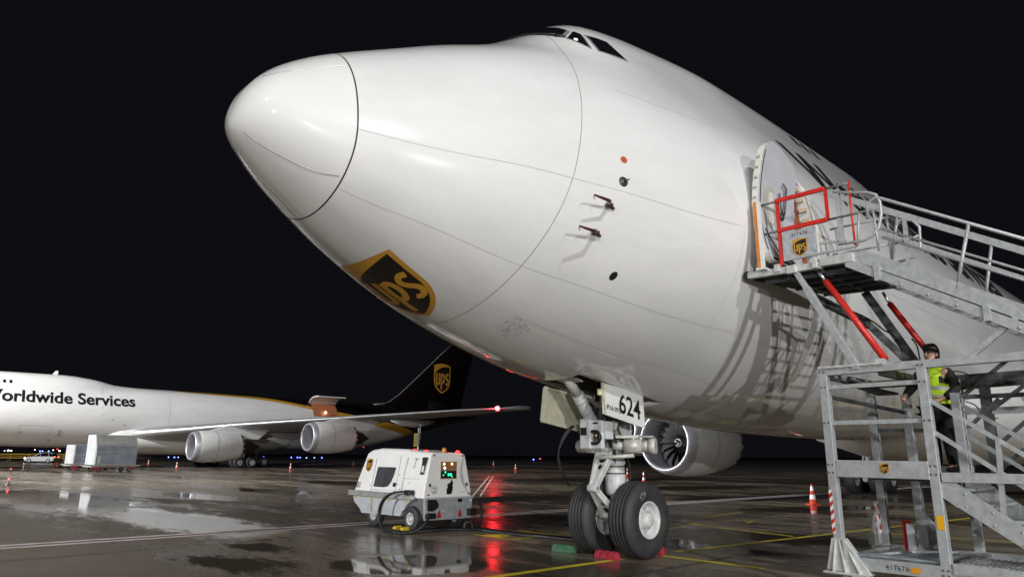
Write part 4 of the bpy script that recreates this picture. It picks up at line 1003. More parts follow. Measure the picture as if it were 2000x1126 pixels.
m = MB(); m.beam(P(F, 3.98, 1.55), P(F, 5.11, 1.545), .12, .22); mm = sb(m, 'landing_beam', GALV, bevel=.01)
shield(mm, planemap(P(F-.064, 4.60, 1.49)-SO, (0, -.105, 0), (0, 0, .115)), .003, name='operator_logo')
m = MB(); m.beam(P(F, 5.23, 1.47), P(F, 7.4, 1.47), .10, .11); sb(m, 'landing_beam', GALV)
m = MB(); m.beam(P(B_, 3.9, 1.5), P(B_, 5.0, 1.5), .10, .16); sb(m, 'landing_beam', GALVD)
m = MB(); m.box(P((F+B_)/2, 4.75, 1.485), (B_-F-.1, .86, .035)); 
for k in range(6): m.beam(P(F+.1+.3*k, 4.35, 1.44), P(F+.1+.3*k, 5.15, 1.44), .04, .06)
sb(m, 'landing_floor', GALVD)
# base frame with jacks
m = MB(); m.beam(P(F, 3.98, .37), P(F, 7.3, .37), .12, .15); b0 = sb(m, 'base_beam', GALV, bevel=.008)
pl, w = text_polys('417676', .10, 1, spacing=1.35); decal('fleet_number', xf(pl, .26/w, .8, 4.49, .345), planemap(P(F-.064, 0, 0)-SO, (0, -1, 0), (0, 0, 1)), INK, b0, .003)
decal('orange_reflector', [rect(4.77, .335, 4.88, .395)], planemap(P(F-.064, 0, 0)-SO, (0, -1, 0), (0, 0, 1)), mat('reflector_orange', (.75, .30, .02), .3, 0, 0), b0, .003)
m = MB(); m.beam(P(B_, 3.8, .37), P(B_, 7.3, .37), .12, .14); sb(m, 'base_beam', GALV)
for t in (3.95, 5.17, 6.5): m = MB(); m.beam(P(F+.06, t, .37), P(B_-.06, t, .37), .10, .12); sb(m, 'base_cross_member', GALV)
m = MB(); m.box(P(F+.13, 4.55, .475), (.22, 1.15, .02)); m.box(P(F+.9, 4.5, .40), (1.4, 1.0, .02)); sb(m, 'base_tray', mat('tray_grey', (.30, .34, .38), .35, .3, .5, 5))
m = MB()
for a, b, dz in ((P(F-.09, 3.80, .28), P(F-.09, 4.30, .26), 0),):
    A = [P(F-.10, 3.76, .27), P(F-.10, 4.28, .24), P(F+.10, 4.28, .24), P(F+.10, 3.76, .27)]; T_ = [P(F-.07, 3.84, .66), P(F-.07, 4.0, .66), P(F+.07, 4.0, .66), P(F+.07, 3.84, .66)]
    m.hexa(A, T_)
m.hexa([P(F-.1, 4.0, .24), P(F-.1, 4.33, .24), P(F-.07, 4.33, .24), P(F-.07, 4.0, .24)], [P(F-.1, 3.99, .66), P(F-.1, 4.02, .66), P(F-.07, 4.02, .66), P(F-.07, 3.99, .66)])
for t in (3.86, 4.02, 4.2): m.hexa([P(F-.16, t-.012, .25), P(F-.16, t+.012, .25), P(F-.08, t+.012, .25), P(F-.08, t-.012, .25)], [P(F-.075, 3.93+(t-4)*.3-.012, .64), P(F-.075, 3.93+(t-4)*.3+.012, .64), P(F-.06, 3.93+(t-4)*.3+.012, .64), P(F-.06, 3.93+(t-4)*.3-.012, .64)])
m.box(P(F-.06, 4.02, .245), (.24, .56, .025)); cb = sb(m, 'corner_bracket', mat('bracket_pale', (.60, .62, .60), .45, .25, .15, 10), bevel=.006)
def stripes(o, n, w, h, slant, m_): return None
st_m = LRED
def hazard(parent, o, ux, uy, n, name='hazard_stripes'):
    """slanted red bars on a white field, laid on a face: o corner, ux across, uy along"""
    a = decal('layer', [rect(0, 0, 1, 1)], planemap(o, ux, uy), WHITE, None, .002)
    q = [[(0, k/n), (1, (k+.38)/n), (1, min(1, (k+.85)/n)), (0, min(1, (k+.47)/n))] for k in range(n)]
    b = decal('layer', q, planemap(o, ux, uy), REDB, None, .004); return fuse([a, b], name, parent)
hazard(cb, P(F-.165, 4.10, .16)-SO, (0, -.20, 0), (0, 0, .10), 3)
for o in [x for x in stairs.children if x.name.startswith('frame_post')][:1]:
    hazard(o, P(F-.060, 3.862, .72)-SO, (0, -.045, 0), (0, 0, .55), 5)
m = MB(); m.beam(P(B_-.07, 3.80, .45), P(B_-.07, 3.80, 1.05), .07, .03); o = sb(m, 'marker_post', WHITE); hazard(o, P(B_-.090, 3.765, .6)-SO, (0, -.07, 0), (0, 0, .45), 3)
m = MB(); m.hexa([P(B_-.08, 3.62, .42), P(B_-.08, 3.9, .42), P(B_+.02, 3.9, .42), P(B_+.02, 3.62, .42)], [P(B_-.08, 3.78, 1.0), P(B_-.08, 3.82, 1.0), P(B_+.02, 3.82, 1.0), P(B_+.02, 3.78, 1.0)]); sb(m, 'gusset_plate', GALV)
m = MB(); m.hexa([P(B_-.06, 4.36, .42), P(B_-.06, 4.8, .42), P(B_-.03, 4.8, .42), P(B_-.03, 4.36, .42)], [P(B_-.06, 4.36, 1.0), P(B_-.06, 4.39, 1.0), P(B_-.03, 4.39, 1.0), P(B_-.03, 4.36, 1.0)]); sb(m, 'gusset_plate', GALV)
decal('yellow_plate', [rect(5.12, .86, 5.20, 1.02)], planemap(P(F-.060, 0, 0)-SO, (0, -1, 0), (0, 0, 1)), mat('plate_yellow', (.80, .42, .01), .4, 0, 0), [x for x in stairs.children if x.name.startswith('frame_post')][1], .003)
for s in (F+.0, B_):
    m = MB(); m.beam(P(s-.02, 3.98, .25), P(s-.02, 4.12, .02), .10, .10, (1, 0, 0)); m.box(P(s-.02, 4.13, .015), (.26, .26, .03)); m.tube([P(s, 4.10, .30), P(s+.05, 4.25, .18), P(s+.02, 4.34, .05)], .03, 8); sb(m, 'jack_leg', GALV, bevel=.004)
m = MB(); m.beam(P(F, 6.4, .3), P(F, 6.4, .03), .1, .1, (1, 0, 0)); m.box(P(F, 6.4, .015), (.26, .26, .03)); m.beam(P(B_, 6.4, .3), P(B_, 6.4, .03), .1, .1, (1, 0, 0)); m.box(P(B_, 6.4, .015), (.26, .26, .03)); sb(m, 'jack_leg', GALV)
m = MB()
for k in range(24): m.beam(P(F-.02, 5.26+.06*k, .46), P(F+.9, 5.26+.06*k, .46), .012, .03)
for k in range(12): m.beam(P(F-.02+.08*k, 5.24, .455), P(F-.02+.08*k, 6.68, .455), .012, .03)
m.beam(P(F-.07, 5.24, .43), P(F-.07, 5.80, .43), .015, .12); sb(m, 'grating_step', GALV)
m = MB()
for k in range(3): m.tube(bez(P(F+.5+.2*k, 4.2, .44), P(F+.7, 4.6+.1*k, .50), P(F+1.2, 4.4, .44), P(F+1.3, 4.95, .47), 10), .018, 6)
m.box(P(F+1.4, 4.35, .6), (.08, .08, .38)); sb(m, 'hydraulic_hoses', GREYP)
m = MB(); m.box(P(F+1.45, 4.30, .62), (.05, .12, .42)); o = sb(m, 'red_lever_plate', RED)
# lower flight
m = MB(); m.hexa([P(F-.03, 5.20, 1.41), P(F-.03, 5.36, 1.41), P(F+.03, 5.36, 1.41), P(F+.03, 5.20, 1.41)][::1], [P(F-.03, 5.20, 1.24), P(F-.03, 5.36, 1.12), P(F+.03, 5.36, 1.12), P(F+.03, 5.20, 1.24)])
m.hexa([P(F-.03, 5.36, 1.41), P(F-.03, 6.98, .19), P(F+.03, 6.98, .19), P(F+.03, 5.36, 1.41)], [P(F-.03, 5.36, 1.13), P(F-.03, 6.98, -.0+.0), P(F+.03, 6.98, 0.0), P(F+.03, 5.36, 1.13)])
for k in range(6): 
    for dz in (-.06, -.20): m.lathe(P(F-.03, 5.45+.26*k, 1.34-.197*k+dz), (-1, 0, 0), [(0, 0), (0, .014), (.008, .012), (.012, 0)], 8)
sb(m, 'flight_stringer', GALV)
m = MB(); m.hexa([P(8.0, 5.30, 1.50), P(8.0, 6.95, .26), P(8.05, 6.95, .26), P(8.05, 5.30, 1.50)], [P(8.0, 5.30, 1.24), P(8.0, 6.95, .0), P(8.05, 6.95, 0), P(8.05, 5.30, 1.24)]); sb(m, 'flight_stringer', GALV)
for k in range(7):
    m = MB(); t = 5.42+.225*k; z = 1.33-.17*k; m.box(P(7.52, t, z), (.93, .24, .03)); m.box(P(7.52, t-.11, z-.07), (.93, .012, .12)); sb(m, 'stair_tread', GALV)
for s in (F, 7.9):
    m = MB(); dt = .1 if s > 7.5 else 0
    m.beam(P(s, 5.19+dt, 2.40), P(s, 6.95+dt, 1.10), .035, .05); m.beam(P(s, 5.17+dt, 2.03), P(s, 6.93+dt, .72), .035, .05); m.beam(P(s, 5.86+dt, 1.92), P(s, 5.80+dt, 1.0), .05, .05); m.beam(P(s, 6.9+dt, 1.15), P(s, 6.84+dt, .3), .05, .05); sb(m, 'handrail', GALV)
m = MB(); m.beam(P(7.9, 5.26, 2.54), P(7.9, 5.26, 1.45), .11, .11, (1, 0, 0)); sb(m, 'frame_post', GALV, bevel=.006)
# rear lattice
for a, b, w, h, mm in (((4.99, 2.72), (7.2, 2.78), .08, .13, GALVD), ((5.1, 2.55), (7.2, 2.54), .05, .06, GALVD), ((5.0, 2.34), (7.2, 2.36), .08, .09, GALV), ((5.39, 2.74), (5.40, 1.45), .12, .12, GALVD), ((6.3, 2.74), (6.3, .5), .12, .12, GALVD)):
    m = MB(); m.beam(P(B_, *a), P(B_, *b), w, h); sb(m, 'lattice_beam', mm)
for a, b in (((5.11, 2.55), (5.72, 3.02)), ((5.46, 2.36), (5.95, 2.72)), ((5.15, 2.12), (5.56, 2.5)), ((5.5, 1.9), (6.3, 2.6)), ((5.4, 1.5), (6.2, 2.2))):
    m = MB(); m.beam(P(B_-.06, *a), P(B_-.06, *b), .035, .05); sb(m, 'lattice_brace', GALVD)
m = MB(); m.beam(P(F, 5.70, 2.89), P(F, 6.75, 3.72), .05, .06); sb(m, 'lattice_brace', GALV)
m = MB(); m.tube(bez(P(8.4, 5.0, 2.86), P(8.4, 5.35, 2.95), P(8.4, 5.45, 2.7), P(8.4, 5.25, 2.62), 12), .009, 6); m.box(P(8.4, 5.3, 2.66), (.03, .06, .05)); sb(m, 'loose_cable', BLACK); m = MB(); m.tube(bez(P(8.4, 5.25, 2.45), P(8.4, 5.5, 2.40), P(8.4, 5.3, 2.15), P(8.4, 5.6, 2.22), 12), .009, 6); sb(m, 'loose_cable', BLACK)
for t in (3.92, 5.155):
    for z in (2.84, 2.63, 2.15, 1.60, 1.50, .40, .34):
        for dt in (-.028, .028): m = MB(); m.lathe(P(F-.056 if z not in (2.84, .40, .34) else F-.062, t+dt, z), (-1, 0, 0), [(0, 0), (0, .013), (.009, .012), (.012, 0)], 6); sb(m, 'frame_bolt', GALVD)
# scissor struts and hydraulic rams between frame and platform
m = MB(); m.beam(P(F, 3.63, 4.40), P(F, 3.80, 4.05), .075, .07, (1, 0, 0)); m.beam(P(F, 3.79, 4.07), P(F, 4.36, 2.91), .10, .09, (1, 0, 0)); m.box(P(F, 4.37, 2.89), (.14, .10, .09)); sb(m, 'support_strut', GALV, bevel=.006)
m = MB(); m.beam(P(B_, 3.95, 4.28), P(B_, 4.57, 3.06), .11, .10, (1, 0, 0)); m.beam(P(F+.06, 3.80, 3.98), P(B_-.3, 4.05, 3.70), .06, .12); m.beam(P(B_-.3, 4.02, 3.74), P(B_-.08, 4.50, 3.08), .06, .10); sb(m, 'support_strut', GALVD)
m = MB(); m.tube(bez(P(F+.1, 3.86, 3.98), P(F+.7, 3.95, 3.80), P(B_-.5, 4.0, 3.95), P(B_-.1, 4.2, 3.62), 10), .012, 6); m.tube(bez(P(B_-.1, 4.2, 3.62), P(B_-.2, 4.42, 3.5), P(B_-.15, 4.5, 3.3), P(B_-.12, 4.38, 3.15), 10), .012, 6); m.tube(bez(P(B_-.1, 4.57, 3.45), P(B_-.1, 4.68, 3.3), P(B_-.1, 4.62, 3.2), P(B_-.1, 4.66, 3.05), 8), .012, 6); sb(m, 'hydraulic_hoses', BLACK)
for s, a, b, c, mm in ((F+.12, (3.90, 4.38), (4.02, 4.16), (4.70, 2.96), REDB), (B_, (4.21, 4.24), (4.29, 4.05), (4.75, 3.22), RED)):
    m = MB(); m.tube([P(s, *b), P(s, *c)], .045, 14); o = sb(m, 'hydraulic_ram', mm)
    r_ = MB(); r_.tube([P(s, *a), P(s, *b)], .022, 10); r_.build('ram_rod', CHROME, o, origin=SO)
m = MB(); m.box(P(F, 4.68, 2.92), (.12, .1, .08)); m.box(P(F-.02, 4.3, 2.90), (.12, .85, .03)); sb(m, 'pivot_bracket', mat('bracket_pale', (.6, .62, .6)))
m = MB(); m.beam(P(F+.5, 4.25, 2.93), P(F+.5, 4.95, 2.93), .03, .07); o = sb(m, 'marker_bar', WHITE)
decal('hazard_stripes', [rect(4.27+.2*k, -.033, 4.37+.2*k, .033) for k in range(4)], planemap(P(F+.484, 0, 2.93)-SO, (0, -1, 0), (0, 0, 1)), RED, o, .003)
# platform
m = MB(); m.hexa([P(F+.06, 2.96, 4.40), P(F+.06, 4.50, 4.34), P(B_, 4.50, 4.34), P(B_, 3.34, 4.40)], [P(F+.06, 2.96, 4.44), P(F+.06, 4.50, 4.38), P(B_, 4.50, 4.38), P(B_, 3.34, 4.44)])
for k in range(5): m.beam(P(F+.2+.36*k, 3.10+.07*k, 4.33), P(F+.2+.36*k, 4.48, 4.29), .05, .11)
for t in (3.5, 4.0, 4.4): m.beam(P(F+.1, t, 4.32), P(B_-.05, t, 4.32), .05, .10)
sb(m, 'platform_deck', GALVD)
m = MB(); m.beam(P(F, 2.92, 4.405), P(F, 4.04, 4.365), .09, .10); m.beam(P(F-.02, 4.04, 4.40), P(F-.02, 4.50, 4.385), .10, .13); m.box(P(F-.03, 3.97, 4.40), (.12, .07, .16)); m.box(P(F-.03, 3.62, 4.37), (.10, .14, .12)); m.box(P(F-.02, 3.40, 4.43), (.1, .08, .12)); sb(m, 'platform_edge_beam', mat('bracket_pale', (.6, .62, .6)), bevel=.008)
m = MB(); m.tube([P(F-.03, 2.90, 4.42), P(F+.3, 2.94, 4.42), P(B_, 3.28, 4.42)], .06, 10); sb(m, 'rubber_bumper', BLACK)
# platform railings
m = MB(); m.beam(P(F-.14, 3.18, 4.46), P(F-.14, 3.18, 5.50), .05, .05, (1, 0, 0)); sb(m, 'end_post', ORANGE, label='orange padded post at the platform end')
m = MB(); m.beam(P(F-.13, 3.228, 4.46), P(F-.13, 3.228, 5.50), .045, .06, (1, 0, 0)); m.box(P(F-.07, 3.2, 4.44), (.2, .14, .03)); sb(m, 'end_post', WHITE, label='white strip of the platform end post')
WEATH = mat('weathered_rail', (.20, .19, .18), .5, .3, .3, 20)
for z in (5.48, 5.01):
    m = MB(); m.tube([P(F, 3.15, z), P(F, 3.46, z)], .018, 8); sb(m, 'platform_rail', WEATH); m = MB(); m.tube([P(F, 4.17, z), P(F, 4.52 if z > 5.2 else 4.90, z)], .018, 8); sb(m, 'platform_rail', WEATH)
    m = MB(); m.beam(P(F-.02, 3.44, z), P(F-.02, 4.19, z), .045, .065); sb(m, 'platform_rail', REDB, bevel=.01, label='bright red section of the platform rail')
m = MB(); m.beam(P(F, 3.46, 4.47), P(F, 3.46, 5.46), .045, .04, (1, 0, 0)); sb(m, 'rail_post', REDB)
m = MB(); m.beam(P(F, 4.19, 5.03), P(F, 4.19, 5.46), .04, .04, (1, 0, 0)); sb(m, 'rail_post', REDB)
m = MB(); m.tube([P(F, 4.52, 5.51), P(F, 4.52, 4.52)], .015, 8); sb(m, 'rail_post', REDB)
m = MB(); m.beam(P(F+.02, 4.345, 4.62), P(F+.02, 4.345, 5.43), .06, .06, (1, 0, 0)); m.beam(P(F, 3.5, 4.54), P(F, 4.53, 4.54), .03, .03); m.beam(P(F+.02, 4.03, 4.69), P(F+.02, 4.40, 4.67), .025, .03); sb(m, 'rail_post', GALV)
m = MB(); m.tube([P(F, 4.30, 4.62), P(F, 4.62, 4.60), P(F, 4.74, 4.63), P(F, 4.85, 4.74), P(F, 4.90, 4.92), P(F, 4.90, 5.10), P(F, 4.86, 5.21), P(F, 4.76, 5.27), P(F, 4.30, 5.40)], .022, 8); m.tube([P(F, 4.55, 4.54), P(F, 4.62, 5.02)], .016, 6); m.tube([P(F, 4.80, 5.02), P(F, 4.82, 4.42)], .016, 6); sb(m, 'rail_loop', GALV)
m = MB(); m.box(P(F, 3.745, 4.745), (.015, .50, .43)); sp_ = sb(m, 'sign_panel', mat('panel_galvanised', (.50, .53, .56), .4, .35, .2, 14))
shield(sp_, planemap(P(F-.010, 3.755, 4.555)-SO, (0, -.22, 0), (0, 0, .225)), .003, name='operator_logo')
pl, w = text_polys('417676', .10, 1, spacing=1.3); decal('fleet_number', xf(pl, .24/w, .72, 3.64, 4.875), planemap(P(F-.010, 0, 0)-SO, (0, -1, 0), (0, 0, 1)), INK, sp_, .003)
for s in (B_,): 
    m = MB()
    for z in (5.45, 5.0): m.tube([P(s, 3.5, z), P(s, 4.5, z)], .018, 8)
    for t in (3.6, 4.4): m.tube([P(s, t, 4.4), P(s, t, 5.45)], .02, 8)
    sb(m, 'platform_rail', GALV)
m = MB(); m.tube([P(7.9, 4.70, 4.50), P(7.9, 4.80, 4.98), P(7.9, 4.86, 5.06), P(7.9, 5.02, 5.02), P(7.9, 5.10, 4.90), P(7.9, 5.08, 4.62), P(7.9, 5.0, 4.48), P(7.9, 4.74, 4.44)], .02, 8); m.beam(P(7.9, 4.90, 4.25), P(7.9, 4.92, 5.06), .05, .05, (1, 0, 0)); m.tube([P(7.9, 4.74, 4.72), P(7.9, 5.1, 4.78)], .016, 6); sb(m, 'flight_gate', GALV)
# upper flight, running down to port
T2 = 7.6
sl = lambda z, t: z-.605*(t-4.65)
m = MB(); m.prism([P(F-.02, t, z) for t, z in ((4.30, 4.49), (4.66, 4.45), (T2, sl(4.46, T2)), (T2, sl(4.25, T2)), (4.70, 4.22), (4.30, 4.42))], (.04, 0, 0)); sb(m, 'flight_side_plate', GALV)
m = MB(); m.hexa([P(F-.06, 4.38, 4.40), P(F-.06, T2, sl(4.22, T2)), P(F+.05, T2, sl(4.22, T2)), P(F+.05, 4.38, 4.40)], [P(F-.06, 4.38, 4.27), P(F-.06, T2, sl(4.07, T2)), P(F+.05, T2, sl(4.07, T2)), P(F+.05, 4.38, 4.27)])
for k in range(9): t = 4.75+.3*k; m.lathe(P(F-.06, t, sl(4.14, t)), (-1, 0, 0), [(0, 0), (0, .02), (.01, .016), (.012, 0)], 8)
for t in (4.78, 5.95): m.box(P(F-.02, t, sl(4.18, t)), (.12, .07, .20), Matrix.Rotation(0, 3, 'X'))
sb(m, 'flight_stringer', GALV)
m = MB(); m.hexa([P(B_-.05, 4.38, 4.40), P(B_-.05, T2, sl(4.22, T2)), P(B_+.05, T2, sl(4.22, T2)), P(B_+.05, 4.38, 4.40)], [P(B_-.05, 4.38, 4.27), P(B_-.05, T2, sl(4.07, T2)), P(B_+.05, T2, sl(4.07, T2)), P(B_+.05, 4.38, 4.27)]); sb(m, 'flight_stringer', GALV)
for k in range(13):
    m = MB(); t = 4.72+.24*k; m.box(P((F+B_)/2, t, sl(4.30, t)), (B_-F-.1, .22, .03)); sb(m, 'stair_tread', GALVD)
m = MB(); m.tube([P(F, 4.72, 4.90), P(F, 4.74, 5.12), P(F, 4.86, 5.17), P(F, 4.92, 5.14), P(F, T2, 5.14-.607*(T2-4.92))], .024, 8)
for z in (4.72, 4.60): m.tube([P(F, 4.87, z), P(F, T2, z-.58*(T2-4.87))], .018, 8)
for t in (5.76, 6.95): m.tube([P(F, t-.1, sl(4.36, t-.1)), P(F, t+.13, 5.14-.607*(t+.13-4.92))], .022, 8)
sb(m, 'flight_handrail', GALV)
m = MB(); a = lambda t: 5.63-.607*(t-4.28); m.beam(P(B_-.05, 3.42, a(3.42)), P(B_-.05, T2, a(T2)), .05, .10); m.beam(P(B_-.05, 4.35, a(4.35)-.42), P(B_-.05, T2, a(T2)-.42), .04, .07)
for t in (4.5, 5.68, 6.8): m.tube([P(B_-.05, t-.12, sl(4.4, t-.1)), P(B_-.05, t+.08, a(t+.08))], .022, 8)
sb(m, 'flight_handrail', GALV)

# ------------------------------------------------------------------ ground power unit
GO = W(6.97, -5.15)
gpu = empty('ground_power_unit', GO, ROT, 'white ground power cart with lit control panel standing left of the nose wheel', 'power cart')
def G(u, v, z): return Vector((v, u, z))            # u away to starboard, v aft: the plane's axes
def gb(mb, name, m, parent=None, **k): return mb.build(name, m, parent or gpu, **k)
VW = 1.42
def gsec(u, lean=0.0):   # hood section across v at distance u
    return [(.03, .73), (.055, .95), (.21, 1.70-.0), (.26, 1.74), (1.12, 1.72), (1.19, 1.67), (1.37, .95), (1.40, .73)]
m = MB(); rings = []
for u, uu, zt in ((0, 0, 0), (.02, .0, .005), (.75, .75, .045), (.95, .9, .075), (2.05, 2.0, .10), (2.45, 2.35, .06), (2.62, 2.62, 0)):
    r = []
    for v, z in gsec(u):
        f = max(0, (z-.73)/1.0); x = u
        if u > 2.0: x = u+(1-f)*.30*(u-2.0)/.62+.0
        vb = v
        if v < .5: vb = v-.025
        r.append(G(x, vb, z+(zt if z > 1.5 else 0)))
    rings.append(r)
m.loft(rings, smooth=False); body = gb(m, 'hood', GWHITE, bevel=.03)
m = MB(); m.hexa([G(.06, .12, .28), G(2.72, .12, .33), G(2.72, 1.30, .33), G(.06, 1.30, .28)], [G(.0, .04, .73), G(2.9, .0, .73), G(2.9, 1.42, .73), G(0, 1.42, .73)]); gb(m, 'chassis', mat('chassis_grey', (.17, .18, .19), .5, .2, .15, 5))
m = MB(); pts = [(.30, .70), (2.93, .70), (2.86, .55), (2.60, .40), (.82, .40), (.72, .45), (.62, .58), (.42, .68)]
m.prism([G(u, -.01, z) for u, z in pts], (.06, 0, 0)); 
pts = [(2.60, .40), (2.50, .29), (.86, .31), (.82, .40)]; m.prism([G(u, -.005, z) for u, z in pts], (.10, 0, 0)); sk = gb(m, 'side_skirt', mat('skirt_grey', (.50, .52, .56), .4, .1, .12, 4), bevel=.006)
m = MB(); m.beam(G(.38, -.06, .795), G(3.03, -.06, .795), .05, .06); m.beam(G(.30, -.05, .73), G(3.03, -.05, .73), .09, .075); gb(m, 'side_rail', mat('rail_metal', (.55, .56, .56), .3, .5, .2, 4), bevel=.012)
ye = MB()
for u in (2.8, 2.1, 1.35, .55): ye.box(G(u, -.016, .665), (.02, .10, .06))
ye.box(G(2.05, -.016, .50), (.012, .04, .3)); ye.build('paint_stains', mat('stain_ochre', (.55, .42, .12), .6, 0, .3, 10), sk)
m = MB(); m.hexa([G(-.03, .06, .26), G(-.03, 1.38, .26), G(.06, 1.38, .26), G(.06, .06, .26)], [G(-.03, .03, .71), G(-.03, 1.42, .71), G(.06, 1.42, .71), G(.06, .03, .71)]); rp = gb(m, 'rear_panel', mat('rear_panel_grey', (.36, .38, .40), .42, .2, .2, 6), bevel=.01)
m = MB(); m.beam(G(-.015, .02, .73), G(-.015, 1.43, .73), .06, .04); gb(m, 'rear_sill', GREYP)
EP = planemap(G(0, 0, 0), (1, 0, 0), (0, 0, 1))
def epl(off): return lambda A: (np.stack([A[:, 0], A[:, 0]*0-off, A[:, 1]], 1), np.repeat(np.array([[0, -1., 0]]), len(A), 0))
m = MB(); m.hexa([G(-.002, .47, 1.16), G(-.002, .93, 1.16), G(.10, .93, 1.16), G(.10, .47, 1.16)], [G(-.002, .47, 1.53), G(-.002, .93, 1.53), G(.10, .93, 1.53), G(.10, .47, 1.53)]); m.bm.faces.ensure_lookup_table(); bmesh.ops.delete(m.bm, geom=[f for f in m.bm.faces if abs(f.calc_center_median().y+.002) < .001], context='FACES')
cp = gb(m, 'control_panel', mat('panel_lit_brown', (.10, .05, .02), .5, 0, .3, 20), recalc=False)
decal('panel_opening', [rect(.47, 1.16, .93, 1.53)], epl(.0), mat('panel_face_lit', (.16, .075, .028), .4, 0, .4, 12, emit=(.5, .24, .09), estr=.14), gpu, .004)
decal('panel_trim', [rect(.455, 1.145, .945, 1.16), rect(.93, 1.16, .945, 1.545), rect(.455, 1.53, .945, 1.545), rect(.455, 1.16, .47, 1.53)], epl(0), mat('panel_trim_pale', (.55, .45, .35), .4, 0, 0), gpu, .008)
def bulb(name, v, z, r, col, e): 
    q = MB(); q.lathe(G(-.008, v, z), (0, -1, 0), [(0, 0), (0, r), (.012, r*.7), (.016, 0)], 12); return q.build(name, mat(name+'_glow', col, .4, 0, 0, emit=col, estr=e), gpu)
decal('gauge_board', [rect(.475, 1.165, .925, 1.33)], epl(0), BLACK, gpu, .007)
bulb('white_indicator', .58, 1.395, .03, (.9, .95, 1.0), 3)
for v, z, r in ((.60, 1.30, .024), (.70, 1.245, .034), (.765, 1.245, .034), (.545, 1.235, .018), (.80, 1.20, .016)): bulb('green_indicator', v, z, r, (.02, .75, .35), 1.6)
for v in (.56, .79): bulb('panel_lamp', v, 1.485, .028, (1.0, .55, .25), 4)
bl = [(0, 0), (.02, -.02), (.13, -.01), (.17, .05), (.19, .2), (.17, .26), (.20, .3), (.16, .40), (.145, .44), (.12, .38), (.09, .33), (.06, .30), (.03, .31), (.01, .27), (.02, .2), (-.01, .12)]
decal('torn_black_patch', [[(x*.95+.66, z*.75+.82) for x, z in bl]], epl(0), INK, gpu, .004)
ci = decal('layer', [[(circ(.30, .91, .085, 28)[k]), circ(.30, .91, .085, 28)[(k+1) % 28], circ(.30, .91, .078, 28)[(k+1) % 28], circ(.30, .91, .078, 28)[k]] for k in range(28)], epl(0), INK, None, .004)
pl, w = text_polys('25', .16, 1); n25 = decal('layer', xf(pl, .105/w, 1, .25, .855), epl(0), INK, None, .004); fuse([ci, n25], 'speed_limit_mark', gpu)
pl, w = text_polys('401283', .05, 1); decal('serial_lettering', xf(pl, .13/w, .8, 1.08, .835), epl(0), SEAM, gpu, .004)
decal('red_reflector', [rect(.235, 1.66, .305, 1.69), rect(1.07, 1.655, 1.14, 1.685), rect(.10, .79, .17, .82), rect(1.29, .79, 1.36, .82)], epl(0), mat('reflector_dark_red', (.28, .02, .03), .3, 0, 0), gpu, .004)
decal('rear_triangle_reflector', [[(.36, .31), (.50, .31), (.43, .50)], [(.97, .31), (1.11, .31), (1.04, .50)]], epl(.03), mat('reflector_red', (.42, .02, .04), .3, 0, 0), rp, .004)
decal('white_triangle', [[(.53, .44), (.57, .44), (.55, .50)], [(1.33, .64), (1.39, .64), (1.39, .68), (1.33, .68)]], epl(.03), WHITE, rp, .004)
pl, w = text_polys('H A P', .09, 1); decal('worn_lettering', xf(pl, .22/w, 1, .66, .34), epl(.03), mat('faint_white', (.5, .52, .54), .5, 0, 0), rp, .004)
decal('coupling_plate', [[(x+.10, z+.47) for x, z in ((0, 0), (.16, -.02), (.29, .05), (.32, .13), (.24, .24), (.0, .24))]], epl(.03), BLACK, rp, .005)
decal('socket_cover', [rect(.97, .63, 1.10, .71)], epl(.03), BLACK, rp, .005)
m = MB(); m.box(G(-.05, .18, .36), (.26, .10, .12)); gb(m, 'rubber_buffer', BLACK, bevel=.02); m = MB(); m.box(G(-.06, 1.36, .40), (.22, .16, .16)); gb(m, 'rubber_buffer', BLACK, bevel=.02)
SP = lambda A: (np.stack([.024+.182*(A[:, 1]-.95), A[:, 0], A[:, 1]], 1), np.repeat(np.array([[-.984, 0, .179]]), len(A), 0))
lou = decal('intake_louvre', [[(1.24, 1.39), (2.00, 1.39), (2.05, .93), (1.62, .925), (1.45, .95), (1.35, 1.05), (1.29, 1.18)]], SP, mat('louvre_dark', (.03, .032, .036), .6, 0, .2), gpu, .012)
lv = MB()
for k in range(13): z = .96+.033*k; p, n = SP(np.array([(1.66, z), (2.0, z)])); lv.beam(Vector(p[0])-Vector((.014, 0, 0)), Vector(p[1])-Vector((.014, 0, 0)), .01, .012)
lv.build('louvre_slats', GALVD, lou)
shield(gpu, lambda A: SP(np.stack([2.42-A[:, 0]*.24, 1.27+A[:, 1]*.26], 1)), .014, name='operator_logo')
pl, w = text_polys('81', .20, 1); decal('unit_number', [[(2.82-x, z) for x, z in q] for q in xf(pl, .17/w, 1, 0, .88)], SP, mat('faded_ink', (.14, .14, .14), .5, 0, 0), gpu, .012)
decal('small_socket', [rect(1.13, .95, 1.24, 1.04)], SP, BLACK, gpu, .012)
decal('slot_window', [[(.02, 1.62), (.22, 1.62), (.20, 1.46), (.17, 1.40), (.20, 1.28), (.30, 1.20), (.36, 1.20), (.30, 1.40)][:0] or [(.06, 1.63), (.26, 1.63), (.235, 1.44), (.25, 1.25), (.12, 1.25), (.10, 1.42)]], SP, BLACK, gpu, .012)
decal('slot_plate', [rect(.13, 1.30, .21, 1.44)], SP, WHITE, gpu, .016)
hs = MB(); p, n = SP(np.array([(.46, 1.62), (.52, 1.38), (.40, 1.585), (.52, 1.60)])); hs.tube([Vector(p[0])-Vector((.02, 0, 0)), Vector(p[1])-Vector((.02, 0, 0))], .006, 6); hs.tube([Vector(p[2])-Vector((.03, 0, 0)), Vector(p[3])-Vector((.03, 0, 0))], .008, 6); hs.build('hood_catch', GALVD, gpu)
js = MB(); js.smooth = False
